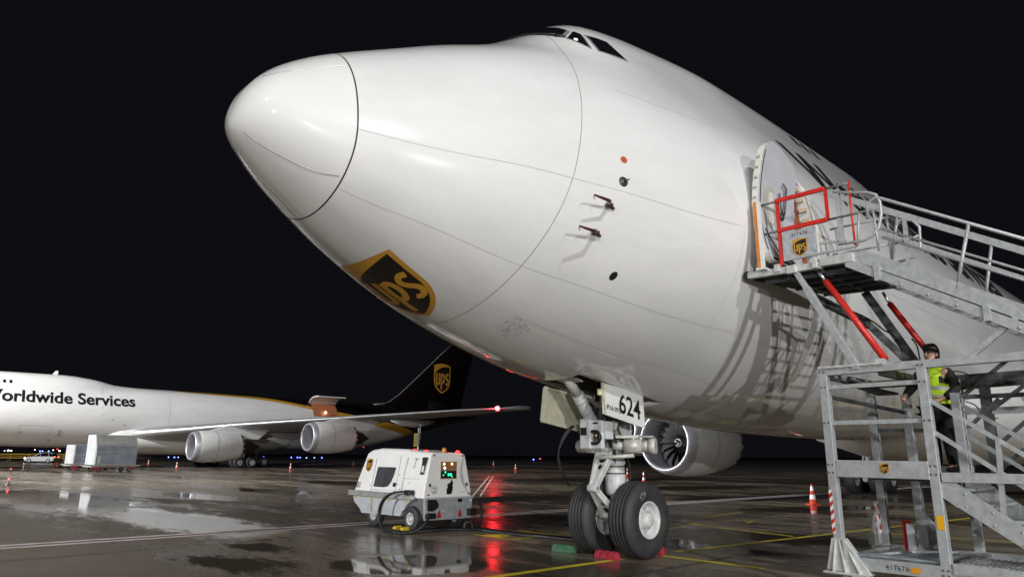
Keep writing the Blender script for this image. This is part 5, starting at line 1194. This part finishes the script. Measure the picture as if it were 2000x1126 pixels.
p, n = SP(np.array([(.86, .78), (.86, 1.30), (.82, 1.62)])); js.tube([Vector(a)-Vector((.006, 0, 0)) for a in p], .012, 6); js.build('hood_joint', mat('joint_pale', (.62, .62, .62), .5, 0, 0), gpu)
for q in ([(1.12, .80), (1.12, 1.66)], [(2.14, .80), (2.14, 1.60)], [(.25, 1.15), (.84, 1.15)], [(1.14, .86), (2.12, .86)]):
    p, n = SP(np.array(q)); t_ = MB(); t_.tube([Vector(a)-Vector((.001, 0, 0)) for a in p], .005, 5); t_.build('hood_seam', mat('seam_grey', (.45, .45, .45), .5, 0, 0), gpu)
for u, z in ((1.06, 1.0), (1.06, 1.22), (.62, 1.05), (2.2, .95), (.95, .90)):
    p, n = SP(np.array([(u, z)])); t_ = MB(); t_.lathe(Vector(p[0]), (-1, 0, .2), [(0, 0), (0, .016), (.012, .014), (.014, 0)], 10); t_.build('hood_latch', GREYP, gpu)
for v in (.16, 1.24): t_ = MB(); t_.box(G(-.012, v, 1.02), (.03, .05, .07)); t_.build('panel_hinge', BLACK, gpu)
m = MB(); m.box(G(.46, -.06, .85), (.16, .20, .11)); gb(m, 'cable_box', BLACK, bevel=.01)
for u, v, sg in ((.44, .06, -1), (2.0, .10, -1), (.44, 1.34, 1), (2.0, 1.30, 1)): wheel(gpu, G(u, v, .28), (sg, 0, 0), .28, .19, True if u < 1 and sg < 0 else False, 'wheel')
m = MB(); m.box(G(.44, .7, .28), (1.2, .08, .08)); m.box(G(2.0, .7, .28), (1.2, .08, .08)); gb(m, 'axle', GALVD)
def beacon(name, u, v, z, r, col, e, h):
    q = MB(); q.lathe(G(u, v, z), (0, 0, 1), [(0, 0), (0, r), (h*.7, r*.95), (h, r*.5), (h, 0)], 14); q.build(name, mat(name+'_lens', col, .25, 0, 0, emit=col if e else None, estr=e), gpu)
beacon('amber_beacon', .06, .60, 1.73, .055, (.65, .25, .04), .12, .12)
beacon('red_lamp', .05, 1.0, 1.72, .055, (1, .03, .03), 3.5, .07); beacon('red_lamp', .85, .35, 1.79, .05, (1, .03, .05), 1.5, .03); beacon('red_lamp', .55, .45, 1.77, .05, (1, .03, .05), 1.5, .03)
point('red_lamp_light', G(.05, 1.0, 1.85), (1, .03, .03), 2.0, .04, gpu)

def chock(name, xy, rz, L, m, label, group, h=.13, w=.16):
    e = MB(); q = [(-w/2, 0), (w/2, 0), (w/2, h*.35), (w*.2, h), (-w*.2, h), (-w/2, h*.35)]
    e.prism([(-L/2, a, b) for a, b in q], (L, 0, 0)); 
    for k in range(3): e.prism([(-L/2+L*(.2+.3*k), a*1.06, b*1.04+.001) for a, b in q], (.02, 0, 0))
    o = e.build(name, m, None, bevel=.008); o.location = (xy[0], xy[1], .002); o.rotation_euler = (0, 0, rz); return tag(o, label, 'wheel chock', group)
CG = 'wheel chocks on the apron'
chock('wheel_chock', W(7.06, -1.03).xy, ROT+R(90+4), .46, mat('chock_green', (.05, .13, .07), .45, 0, .25, 12), 'green wheel chock in front of the left nose tyre', CG)
chock('wheel_chock', W(6.97, .03).xy, ROT+R(90-3), .46, mat('chock_red', (.36, .03, .05), .45, 0, .25, 12), 'dusty red wheel chock in front of the right nose tyre', CG)
chock('wheel_chock', W(8.14, .12).xy, ROT+R(90), .46, mat('chock_red', (.36, .03, .05)), 'dark red wheel chock almost hidden behind the nose tyre', CG)
chock('wheel_chock', (W(7.05, -5.60)+Vector((-.12, -.05, 0))).xy, ROT+R(0), .34, YELL, 'large yellow chock before the power cart wheel, beside the hose', CG, .10, .13)
chock('wheel_chock', W(6.98, -6.10).xy, ROT+R(2), .22, YELL, 'small yellow chock behind the power cart wheel', CG, .09, .12)
# the cable from the cart to the nose gear
c = MB(); g = lambda u, v, z: GO+AX*v+PORT*(-u)+Vector((0, 0, z))
for k in range(3): c.tube(bez(g(.46, -.12, .86), g(1.3, -.35-.05*k, .95), g(1.45, -.28, .15), g(.95, -.30-.04*k, .03), 20), .024, 8)
way = [g(.95, -.34, .03), g(.5, -.42, .03), g(.1, -.42, .03), Vector((-1.6, 16.95, .03)), Vector((-.8, 17.0, .03)), Vector((0.0, 16.15, .03)), Vector((.7, 15.55, .03)), Vector((1.3, 15.1, .03)), Vector((2.0, 14.4, .03))]
rr = random.Random(9)
for k in range(4): c.tube([p+Vector((rr.uniform(-.05, .05), rr.uniform(-.05, .05)+.05*k-.07, .012*(k % 2))) for p in way], .032, 8)
c.tube(bez(g(-.05, .12, .40), g(-.25, .05, .45), g(-.25, -.1, .1), g(.0, -.35, .03), 14), .03, 8)
c.tube(bez(g(-.02, 1.5, .62), g(-.1, 1.75, .6), g(-.1, 1.7, .2), g(-.1, 1.5, .03), 14), .035, 8)
c.lathe(g(-.15, 1.2, .09), (.3, -1, 0), [(-.05, .05), (-.05, .15), (.05, .15), (.05, .05)], 18, closed=True)
c.tube(bez(g(-.15, 1.2, .05), g(-.2, .9, .05), (-.9, 17.2, .03), (-.8, 17.0, .03), 10), .03, 8)
tag(c.build('power_cable', RUBBERD), 'thick black power cable lying from the cart towards the nose wheels', 'cable')

# ------------------------------------------------------------------ person on the landing: faces the airplane's nose, left side to the camera
def skin_mesh(name, joints, edges, m, parent, sub=2):
    """joints: name -> ((x, y, z), (rx, ry)); one continuous skinned surface"""
    names = list(joints); me = bpy.data.meshes.new(name)
    me.from_pydata([joints[k][0] for k in names], [(names.index(a), names.index(b)) for a, b in edges], [])
    o = link(bpy.data.objects.new(name, me))
    md = o.modifiers.new('skin', 'SKIN'); md.use_smooth_shade = True; md.branch_smoothing = .6
    for k, n in enumerate(names):
        d = me.skin_vertices[0].data[k]; r = joints[n][1]; d.radius = r if isinstance(r, tuple) else (r, r); d.use_root = (k == 0)
    sb_ = o.modifiers.new('sub', 'SUBSURF'); sb_.levels = sub; sb_.render_levels = sub
    dg = bpy.context.evaluated_depsgraph_get(); dg.update()
    m2 = bpy.data.meshes.new_from_object(o.evaluated_get(dg)); o.modifiers.clear(); o.data = m2; bpy.data.meshes.remove(me)
    m2.materials.clear(); m2.materials.append(m)
    for f in m2.polygons: f.use_smooth = True
    if parent is not None: o.parent = parent
    return o
pw = W(8.28, 4.93, 1.503)
person = empty('person', pw, math.pi+R(26), 'man in black coat and yellow reflective vest standing on the stair landing', 'person'); person.scale = (1.03, 1.08, 1.0)
# local axes: x forward, y to his left, z up; 1.72 m tall
hand = lambda pre, w, d, side: None
J = {'pelvis': ((0, 0, .93), (.13, .15)), 'waist': ((0, 0, 1.08), (.11, .14)), 'chest': ((.01, 0, 1.28), (.115, .16)), 'neck0': ((0, 0, 1.42), (.07, .08)), 'neck': ((.015, 0, 1.49), (.052, .052)),
     'jaw': ((.045, 0, 1.545), (.055, .05)), 'head': ((.02, 0, 1.62), (.092, .072)), 'crown': ((.005, 0, 1.685), (.06, .055))}
E_ = [('pelvis', 'waist'), ('waist', 'chest'), ('chest', 'neck0'), ('neck0', 'neck'), ('neck', 'jaw'), ('jaw', 'head'), ('head', 'crown')]
arms = {'l': [(0, .19, 1.38), (-.05, .25, 1.12), (.14, .17, .97), (.21, .13, .955)], 'r': [(0, -.19, 1.38), (.12, -.25, 1.16), (.33, -.22, 1.03), (.39, -.20, .99)]}
for k, (sh, el, wr, pa) in arms.items():
    J['sh'+k] = (sh, .055); J['el'+k] = (el, .042); J['wr'+k] = (wr, .028); J['pa'+k] = (pa, (.036, .018))
    E_ += [('chest', 'sh'+k), ('sh'+k, 'el'+k), ('el'+k, 'wr'+k), ('wr'+k, 'pa'+k)]
    d = (Vector(pa)-Vector(wr)).normalized(); sd = Vector((0, 0, 1)); sd = (sd-d*sd.dot(d)).normalized(); nn = d.cross(sd)*(1 if k == 'l' else -1)
    for i, (off, L) in enumerate(((.030, .075), (.010, .085), (-.010, .08), (-.029, .062))):
        b0 = Vector(pa)+d*.03+sd*off; b1 = b0+d*L*.5+nn*.008; b2 = b1+d*L*.35+nn*.028; b3 = b2+d*L*.1+nn*.03
        for q, (b, r) in enumerate(((b0, .0095), (b1, .0088), (b2, .008), (b3, .0065))): J[f'f{k}{i}{q}'] = (tuple(b), r)
        E_ += [('pa'+k, f'f{k}{i}0')]+[(f'f{k}{i}{q}', f'f{k}{i}{q+1}') for q in range(3)]
    t0 = Vector(wr).lerp(Vector(pa), .5)+sd*.035; t1 = t0+d*.035+sd*.02+nn*.012; t2 = t1+d*.032+nn*.014
    for q, (b, r) in enumerate(((t0, .011), (t1, .010), (t2, .008))): J[f't{k}{q}'] = (tuple(b), r)
    E_ += [('wr'+k, f't{k}0'), (f't{k}0', f't{k}1'), (f't{k}1', f't{k}2')]
for k, y in (('l', .09), ('r', -.09)):
    J['hip'+k] = ((0, y, .86), .085); J['kn'+k] = ((.02, y*1.05, .48), .058); J['an'+k] = ((-.02, y*1.1, .09), .04); J['to'+k] = ((.13, y*1.2, .035), (.04, .03))
    E_ += [('pelvis', 'hip'+k), ('hip'+k, 'kn'+k), ('kn'+k, 'an'+k), ('an'+k, 'to'+k)]
skin_mesh('body', J, E_, SKIN, person)
fc = MB(); fc.smooth = True
fc.loft([[(.098+a, b*w, c) for a, b, c in ((0, -1, 0), (.0, 0, .0), (0, 1, 0))] for w in (.01,)], caps=False) if False else None
nz = MB(); nz.smooth = True; nz.loft([[(.105, -.006, 1.645), (.112, 0, 1.645), (.105, .006, 1.645), (.098, 0, 1.645)], [(.108, -.014, 1.605), (.135, 0, 1.60), (.108, .014, 1.605), (.095, 0, 1.60)], [(.10, -.012, 1.592), (.112, 0, 1.59), (.10, .012, 1.592), (.09, 0, 1.59)]]); nz.build('nose', SKIN, person)
ey = MB()
for y in (.03, -.03): ey.lathe((.096, y, 1.632), (.9, y*4, 0), [(0, 0), (0, .009), (.004, .006), (.006, 0)], 10); ey.beam((.104, y-.016, 1.652), (.100, y+.016, 1.650), .008, .006)
ey.box((.108, 0, 1.562), (.008, .045, .006)); ey.build('eyes_and_brows', HAIR, person)
for y in (.076, -.076):
    e = MB(); e.loft([[(.005+.022*math.cos(q)*f, y*(1+.16*h), 1.61+.034*math.sin(q)*f) for q in [k*.7 for k in range(9)]] for f, h in ((.8, 0), (1, .5), (.55, .9))]); e.build('ear', SKIN, person)
hr = MB(); hr.smooth = True; rings = []
for zz, rx, ry, cx in ((1.565, .080, .078, -.030), (1.60, .094, .086, -.026), (1.64, .106, .090, -.016), (1.675, .118, .092, .002), (1.715, .118, .090, .008), (1.75, .098, .074, .008), (1.772, .05, .04, .004)):
    rings.append([(cx+rx*math.cos(q)*(1 if math.cos(q) < .1 else (.80 if zz > 1.69 else .55)), ry*math.sin(q)*(1+.05*math.sin(9*q+zz*30)), zz+.012*math.sin(6*q+zz*50)) for q in [2*math.pi*k/28 for k in range(28)]])
hr.loft(rings); hr.build('hair', HAIR, person)
Jc = {'p': ((0, 0, .95), (.165, .19)), 'h': ((.0, 0, .80), (.19, .21)), 'h2': ((.0, 0, .66), (.20, .215)), 'w': ((0, 0, 1.10), (.14, .175)), 'c': ((.01, 0, 1.28), (.145, .19)), 'n': ((0, 0, 1.41), (.09, .11)), 'n2': ((.01, 0, 1.47), (.068, .07))}
Ec = [('p', 'h'), ('h', 'h2'), ('p', 'w'), ('w', 'c'), ('c', 'n'), ('n', 'n2')]
for k, (sh, el, wr, pa) in arms.items():
    Jc['s'+k] = (sh, .085); Jc['e'+k] = (el, .072); Jc['w'+k] = (tuple(Vector(el).lerp(Vector(wr), .92)), .052); Ec += [('c', 's'+k), ('s'+k, 'e'+k), ('e'+k, 'w'+k)]
skin_mesh('coat', Jc, Ec, CLOTH, person)
Jt = {'p': ((0, 0, .86), (.14, .16))}; Et = []
for k, y in (('l', .09), ('r', -.09)):
    Jt['h'+k] = ((0, y, .80), .105); Jt['k'+k] = ((.02, y*1.05, .48), .082); Jt['a'+k] = ((-.015, y*1.1, .08), .062); Et += [('p', 'h'+k), ('h'+k, 'k'+k), ('k'+k, 'a'+k)]
skin_mesh('trousers', Jt, Et, CLOTH, person)
for k, y in (('l', .10), ('r', -.10)): skin_mesh('shoe', {'a': ((-.05, y*1.05, .05), (.05, .045)), 'b': ((.06, y*1.15, .045), (.05, .04)), 'c': ((.15, y*1.2, .035), (.04, .03))}, [('a', 'b'), ('b', 'c')], BLACK, person)
vst = MB(); vst.smooth = True; rings = []
for zz, rx, ry in ((.92, .192, .215), (1.0, .180, .205), (1.10, .172, .198), (1.20, .172, .202), (1.30, .172, .205), (1.38, .145, .170), (1.435, .105, .125)):
    rings.append([(.012+rx*math.cos(q), ry*math.sin(q)*(.98 if abs(math.sin(q)) < .9 else .93), zz+.01*math.cos(2*q)) for q in [2*math.pi*k/32 for k in range(32)]])
vst.loft(rings, caps=False); vo = vst.build('reflective_vest', HIVIS, person, recalc=False)
# armholes: take the side faces away so the black sleeves come through
bmv = bmesh.new(); bmv.from_mesh(vo.data); bmesh.ops.delete(bmv, geom=[f for f in bmv.faces if abs(f.calc_center_median().y) > .15 and f.calc_center_median().z > 1.18], context='FACES'); bmv.to_mesh(vo.data); bmv.free()
for z0 in (.985, 1.105):
    tp = MB(); tp.smooth = True; rx = np.interp(z0+.03, [.92, 1.0, 1.1, 1.2], [.192, .18, .172, .172])+.004; ry = np.interp(z0+.03, [.92, 1.0, 1.1, 1.2], [.215, .205, .198, .202])+.004
    tp.loft([[(.012+rx*math.cos(q), ry*math.sin(q), zz+.01*math.cos(2*q)) for q in [2*math.pi*k/32 for k in range(32)]] for zz in (z0, z0+.05)], caps=False); tp.build('reflective_band', REFL, vo, recalc=False)
bd = MB(); bd.box((.13, .12, 1.30), (.01, .07, .05), Matrix.Rotation(R(40), 3, 'Z')); bd.build('id_badge', BLACK, vo)
ly = MB(); ly.tube([(.17, -.05, 1.30), (.19, -.05, 1.10), (.185, -.06, 1.02)], .014, 6); ly.box((.19, -.06, 1.0), (.02, .06, .03)); ly.build('pale_lanyard', WHITE, vo)

# ------------------------------------------------------------------ traffic cones
CONEM = mat('cone_red', (.62, .05, .02), .45, 0, .12, 10); CONEW = mat('cone_white', (.74, .74, .74), .35, 0, .05)
def cone(label, loc):
    r = empty('traffic_cone', (loc[0], loc[1], .003), random.uniform(0, 1), label, 'traffic cone', 'traffic cones on the apron')
    b = MB(); b.box((0, 0, .02), (.38, .38, .04)); b.build('cone_base', CONEM, r, bevel=.01)
    rad = lambda z: .135-.105*z/.74
    c = MB()
    c.lathe((0, 0, 0), (0, 0, 1), [(.04, rad(.04)+.012), (.06, rad(.06)), (.735, rad(.735)), (.745, .02), (.745, 0)], 20); c.build('cone_body', CONEM, r, recalc=False)
    for z0, z1 in ((.20, .36), (.50, .66)):
        q = MB(); q.lathe((0, 0, 0), (0, 0, 1), [(z0, rad(z0)+.003), (z1, rad(z1)+.003)], 20); q.build('white_band', CONEW, r, recalc=False)
    return r
def copy_tree(o, parent=None):
    c = o.copy(); COL.objects.link(c); c.parent = parent
    for ch in o.children: copy_tree(ch, c)
    return c
CONES = [('nearest and largest striped cone, alone on wet apron left of the stairs', (11.0, 26.6)),
         ('striped cone beyond the inboard fan inlet, seen left of the nose gear strut base', (9.7, 60.2)),
         ('striped cone whose foot is hidden behind the right nose tyre', (8.44, 46.0)),
         ('striped cone right of the power cart, nearer of the two there', (.53, 80.8)),
         ('faint small cone right of the power cart, farther of the two there', (-2.7, 112.9)),
         ('small distant cone just left of the power cart', (-22.7, 104.2)),
         ('striped cone on the apron below the outboard engine of the far jet', (-23.15, 76.1)),
         ('striped cone in front of the inboard engine of the far jet', (-35.66, 77.3)),
         ('cone between the cargo container and the far jet engine', (-50.8, 101.4)),
         ('distant cone seen through the frame of the stairs', (27.4, 49.2))]
c0 = cone(*CONES[0])
for lab, xy in CONES[1:]:
    c = copy_tree(c0); c.location = (xy[0], xy[1], .003); c['label'] = lab

# ------------------------------------------------------------------ containers on dollies in front of the far airplane
def dolly(loc, rz, L, Wd, label):
    r = empty('container_dolly', loc, rz, label, 'dolly', 'container dollies')
    m = MB(); m.box((0, 0, .48), (L, Wd, .12)); m.build('dolly_deck', mat('dolly_grey', (.33, .33, .31), .5, .2, .3, 3), r, bevel=.02)
    for y in (-Wd/2+.1, Wd/2-.1):
        m = MB(); m.beam((-L/2-.15, y, .56), (L/2+.25, y, .56), .08, .10); m.build('side_guide', mat('guide_pale', (.52, .53, .5), .5, .2, .2), r)
    for x in (-L/2+.6, L/2-.6):
        for y in (-Wd/2+.25, Wd/2-.25): wheel(r, (x, y, .2), (0, -1 if y < 0 else 1, 0), .2, .16, False)
    m = MB(); m.box((-L/2+.35, -Wd/2-.02, .30), (.5, .04, .22)); m.box((L/2-.5, -Wd/2-.02, .32), (.4, .04, .2)); m.build('red_chassis_plate', mat('chassis_red', (.42, .03, .05), .4, 0, .1), r)
    m = MB(); m.beam((L/2, 0, .35), (L/2+1.1, 0, .25), .08, .06); m.build('tow_bar', GALVD, r)
    return r
def container(loc, rz, L, Wd, Hh, cut, label, front, side):
    r = empty('cargo_container', loc, rz, label, 'cargo container', 'cargo containers on dollies')
    sec = [(-Wd/2, 0), (Wd/2, 0), (Wd/2, Hh), (-Wd/2+cut*.55, Hh), (-Wd/2, Hh-cut)]
    m = MB(); m.prism([(-L/2, y, z) for y, z in sec], (L, 0, 0)); m.build('container_shell', front, r, bevel=.03)
    m = MB()
    for y0, z0, y1, z1 in ((-Wd/2-.012, .05, -Wd/2-.012, Hh-cut),): 
        for x in (-L/2+.05, L/2-.05): m.beam((x, y0, z0), (x, y1, z1), .10, .04, (1, 0, 0))
        for z in (.06, Hh*.45, Hh-cut): m.beam((-L/2, y0, z), (L/2, y0, z), .04, .09)
    m.build('edge_frame', mat('edge_pale', (.55, .56, .57), .45, .3, .2), r)
    m = MB(); m.prism([(-L/2-.02, y*.985, z*.985+.02) for y, z in sec], (.03, 0, 0)); m.build('end_panel', side, r)
    m = MB(); m.prism([(-L/2+.06, -Wd/2-.006, .1), (L/2-.06, -Wd/2-.006, .1), (L/2-.06, -Wd/2-.006, Hh-cut-.05), (-L/2+.06, -Wd/2-.006, Hh-cut-.05)], (0, .02, 0)); m.build('front_curtain', mat('curtain_blue_grey', (.36, .41, .50), .5, .1, .22, 2.0), r)
    return r
DR = R(48)
def dpos(x, y): return (x, y, 0)
d1 = Vector((-35.3, 63.8, 0)); ux = Vector((math.cos(DR), math.sin(DR), 0)); uy = Vector((-math.sin(DR), math.cos(DR), 0))
dolly(d1, DR, 3.7, 2.4, 'near dolly under the tall grey cargo container')
k = container(d1+Vector((0, 0, .615)), DR, 3.35, 2.3, 2.55, .9, 'tall grey cargo container with sloping top on the near dolly', mat('container_grey', (.42, .43, .42), .45, .3, .15, 2), ALUL)
pl, w = text_polys('CONTAINER', .3, 1); 
cv = lambda A: (np.stack([A[:, 0], -1.15+.55*.9*(A[:, 1]), 1.65+.9*A[:, 1]], 1), np.repeat(np.array([[0, -.876, .48]]), len(A), 0))
rr = random.Random(4)
decal('worn_white_marks', [rect(-.5+.14*q, .22+rr.uniform(0, .05), -.5+.14*q+rr.uniform(.05, .11), .40-rr.uniform(0, .06)) for q in range(10)], cv, mat('worn_white', (.55, .56, .55), .5, 0, .3), k, .008)
decal('document_pocket', [rect(-1.5, .15, -1.25, .75)], lambda A: (np.stack([A[:, 0], A[:, 0]*0-1.175, A[:, 1]], 1), np.repeat(np.array([[0, -1., 0]]), len(A), 0)), mat('paper_white', (.7, .7, .7), .5, 0, 0), k, .02)
d2 = Vector((-40.3, 69.0, 0))
dolly(d2, DR, 3.7, 2.4, 'rear dolly under the low pale cargo container')
container(d2+Vector((0, 0, .615)), DR, 3.35, 2.3, 1.75, .02, 'low pale cargo container half hidden behind the taller one', ALU, ALUL)

# ------------------------------------------------------------------ car far left
def car(loc, rz):
    r = empty('parked_car', loc, rz, 'white hatchback with lit headlights on the far apron road', 'car')
    # x forward, side profile lofted across
    lower = [(-2.1, .32), (-2.15, .75), (-2.05, .98), (-1.5, 1.02), (.85, 1.0), (1.75, .88), (2.15, .66), (2.18, .35), (1.7, .25), (-1.7, .25)]
    m = MB(); m.loft([[(x*f, y, .3+(z-.3)*(1 if abs(y) < .8 else .96)) for x, z in lower] for y, f in ((-.88, .97), (-.8, 1), (.8, 1), (.88, .97))], smooth=False); m.build('car_body', mat('car_white', (.62, .64, .66), .25, .1, .03, coat=.5), r, bevel=.06)
    up = [(-2.0, .98), (-1.75, 1.42), (-1.2, 1.56), (-.1, 1.54), (.9, 1.0)]
    m = MB(); m.loft([[(x, y*(1 if z < 1.1 else .82), z) for x, z in up] for y in (-.80, .80)], smooth=False); m.build('cabin', GLASS, r)
    m = MB(); m.loft([[(x, y, z) for x, z in ((-1.85, 1.44), (-1.2, 1.585), (-.1, 1.565), (-.1, 1.53), (-1.2, 1.55), (-1.8, 1.40))] for y in (-.68, .68)], smooth=False)
    for x0, z0, x1, z1 in ((-1.2, 1.55, -1.35, 1.0), (-.15, 1.54, -.1, 1.0), (-.12, 1.54, .86, 1.0)):
        for y in (-.72, .72): m.beam((x0, y*.93, z0), (x1, y*1.1, z1), .05, .07)
    m.build('roof', mat('car_white', (.62, .64, .66)), r)
    for x in (-1.35, 1.35):
        for y in (-.8, .8): wheel(r, (x, y, .33), (0, 1 if y > 0 else -1, 0), .33, .22, False)
    for y in (-.62, .62):
        m = MB(); m.lathe((2.12, y, .72), (1, 0, 0), [(0, 0), (0, .13), (.05, .09), (.06, 0)], 12); m.build('headlight', mat('headlight_glow', (1, 1, 1), .3, 0, 0, emit=(.95, .97, 1), estr=22), r)
        m = MB(); m.box((-2.14, y, .92), (.05, .25, .18)); m.build('tail_light', mat('tail_glow', (1, .15, .08), .3, 0, 0, emit=(1, .13, .06), estr=4), r)
        m = MB(); m.box((.62, y*1.55, 1.04), (.12, .16, .12)); m.build('mirror', BLACK, r)
    return r
cr_ = car((-73.4, 113.0, .0), R(180+8))
sp_l = bpy.data.lights.new('headlight_beam', 'SPOT'); sp_l.energy = 900; sp_l.spot_size = R(70); sp_l.shadow_soft_size = .12
so = link(bpy.data.objects.new('headlight_beam', sp_l)); so.location = (2.3, 0, .72); so.rotation_euler = (0, R(-86), 0); so.parent = cr_

# ------------------------------------------------------------------ guard rail at the far left edge
gr = empty('guard_rail_barrier', (-96, 126, 0), R(0), 'low yellow guard rail along the far apron edge behind the white car', 'guard rail')
for z in (.95, 1.25, .60):
    m = MB(); m.beam((-30, 0, z), (27, 6, z), .06, .16 if z != .95 else .10); m.build('rail', mat('rail_ochre', (.40, .24, .03), .5, 0, .3, 2), gr)
for k in range(20):
    f = k/19; m = MB(); m.beam((-30+57*f, 6*f+.08, 0), (-30+57*f, 6*f+.08, 1.35), .10, .10); m.build('rail_post', mat('rail_ochre', (.4, .24, .03)), gr)

# ------------------------------------------------------------------ yellow marker sign behind the cart
sg = empty('marker_sign', (-3.35, 26.0, 0), R(8), 'narrow yellow sign on a thin mast rising behind the power cart', 'sign')
m = MB(); m.tube([(0, 0, 0), (0, 0, 2.62)], .03, 10); m.tube([(.05, 0, 2.2), (.05, 0, 2.75)], .012, 6); m.box((0, 0, .04), (.5, .5, .08)); m.build('sign_mast', GALV, sg)
m = MB(); m.box((-.09, -.045, 2.2), (.15, .03, .46)); m.build('sign_board', mat('sign_ochre', (.40, .33, .04), .5, 0, .2, 8), sg, bevel=.006)
pl, w = text_polys('A', .1, 1); m = MB()
for k in range(4): m.box((-.09, -.062, 2.06+.09*k), (.07, .004, .05))
m.build('sign_marks', mat('sign_dark', (.10, .09, .03), .5, 0, 0), sg)

# ------------------------------------------------------------------ airfield lights beyond the apron
def field_light(loc, h, r, col, strn, label, group, name='airfield_light'):
    e = empty(name, (loc[0], loc[1], 0), 0, label, 'airfield light', group)
    m = MB(); m.lathe((0, 0, 0), (0, 0, 1), [(0, 0), (0, .12), (.04, .12), (.06, .03), (h-.08, .03), (h-.08, 0)], 8); m.build('lamp_post', GALVD, e)
    m = MB(); m.lathe((0, 0, h-.08), (0, 0, 1), [(0, 0), (0, r), (r*.8, r), (r*1.5, r*.6), (r*1.7, 0)], 10); m.build('lamp_head', mat('lamp_'+label.split()[0], col, .3, 0, 0, emit=col, estr=strn), e)
    return e
BLUE = (.08, .14, 1.0); WH = (1, .93, .85); RD = (1, .04, .05)
def place(px, py, D, r, col, s, label, group):
    a = (px-1000)/1370; b = (563-py)/1370; c_, s_ = math.cos(R(.38)), math.sin(R(.38)); u = a*c_-b*s_; v = a*s_+b*c_; p_ = R(13.32)
    d = (u, math.cos(p_)-v*math.sin(p_), math.sin(p_)+v*math.cos(p_)); k = D/d[1]; h = 1.7+d[2]*k
    return field_light((d[0]*k, D), max(.35, h+.05), r, col, s, label, group)
BG = 'blue taxiway lights in the dark beyond the apron'
for i, (px, py) in enumerate(((314, 892.4), (329, 892.4), (340.6, 892.6), (348, 892.6), (515, 892), (569, 893), (581, 893), (586, 893), (598.6, 893.6), (614, 893.3), (628.7, 893.3))):
    place(px, py, 205+(i*7) % 13, .14, BLUE, 16, 'blue taxiway light in the row below the far jet engines', BG)
for px, py in ((9, 880), (78, 880.8), (83, 880.6), (95, 880.9)): place(px, py, 230, .16, BLUE, 14, 'blue light on a short post in the dark above the white car and guard rail', 'blue lights behind the guard rail')
place(1042, 898.2, 215, .15, BLUE, 16, 'blue taxiway light alone, just left of the nose gear hoses', BG)
place(1055, 896.4, 260, .20, RD, 7, 'red light beside the single blue light left of the nose gear', 'red lights in the distance')
place(710, 873, 320, .22, RD, 3, 'faint red light high above the power cart hood corner', 'red lights in the distance')
place(112, 877, 260, .24, RD, 2.5, 'faint red light above the tail of the white car', 'red lights in the distance')
for px, py, r in ((16, 880, .26), (22, 880, .2), (116, 880.6, .26), (104, 878.6, .16), (68, 878, .14)): place(px, py, 235, r, WH, 5, 'warm white light in the dark behind the white car', 'white lights behind the guard rail')
place(130, 889, 150, .16, WH, 9, 'white light low on the ground between the white car and containers', None)
for px, py in ((21, 916), (17, 940)):
    e = place(px, py, 60 if py < 930 else 38,   .045, RD, 1.0, 'red inset light glowing on the wet apron at the far left edge', 'red inset lights at the left edge')

# ------------------------------------------------------------------ floodlight masts and added fill lamps (behind and beside the camera)
for nm, (x, y), h, watts, aim, cone_deg, n in MASTS:
    r = empty('floodlight_mast', (x, y, 0), math.atan2(aim[1]-y, aim[0]-x)-math.pi/2, 'tall steel mast with a row of floodlights beside the apron', 'floodlight mast', 'floodlight masts')
    m = MB(); m.lathe((0, 0, 0), (0, 0, 1), [(0, 0), (0, .45), (h-1, .16), (h-1, 0)], 16); m.build('mast_pole', GALV, r)
    m = MB(); m.beam((-2.4, 0, h), (2.4, 0, h), .12, .12); m.beam((0, 0, h-1.2), (0, 0, h), .2, .2); m.build('lamp_bar', GALV, r)
    for k in range(n):
        xx = (k-(n-1)/2)*1.9
        b = MB(); b.box((xx, .05, h-.35), (.8, .35, .55)); b.build('lamp_housing', GALVD, r)
        sl_ = bpy.data.lights.new('floodlight', 'SPOT'); sl_.energy = watts/n; sl_.spot_size = R(cone_deg); sl_.spot_blend = .6; sl_.shadow_soft_size = .22; sl_.color = (1, .995, .985)
        o = link(bpy.data.objects.new('floodlight', sl_)); o.parent = r; o.location = (xx, .40, h-.35)
        w_ = Vector(aim)-Vector((x, y, h)); loc = Matrix.Rotation(-r.rotation_euler.z, 3, 'Z') @ w_
        o.rotation_euler = loc.to_track_quat('-Z', 'Y').to_euler()
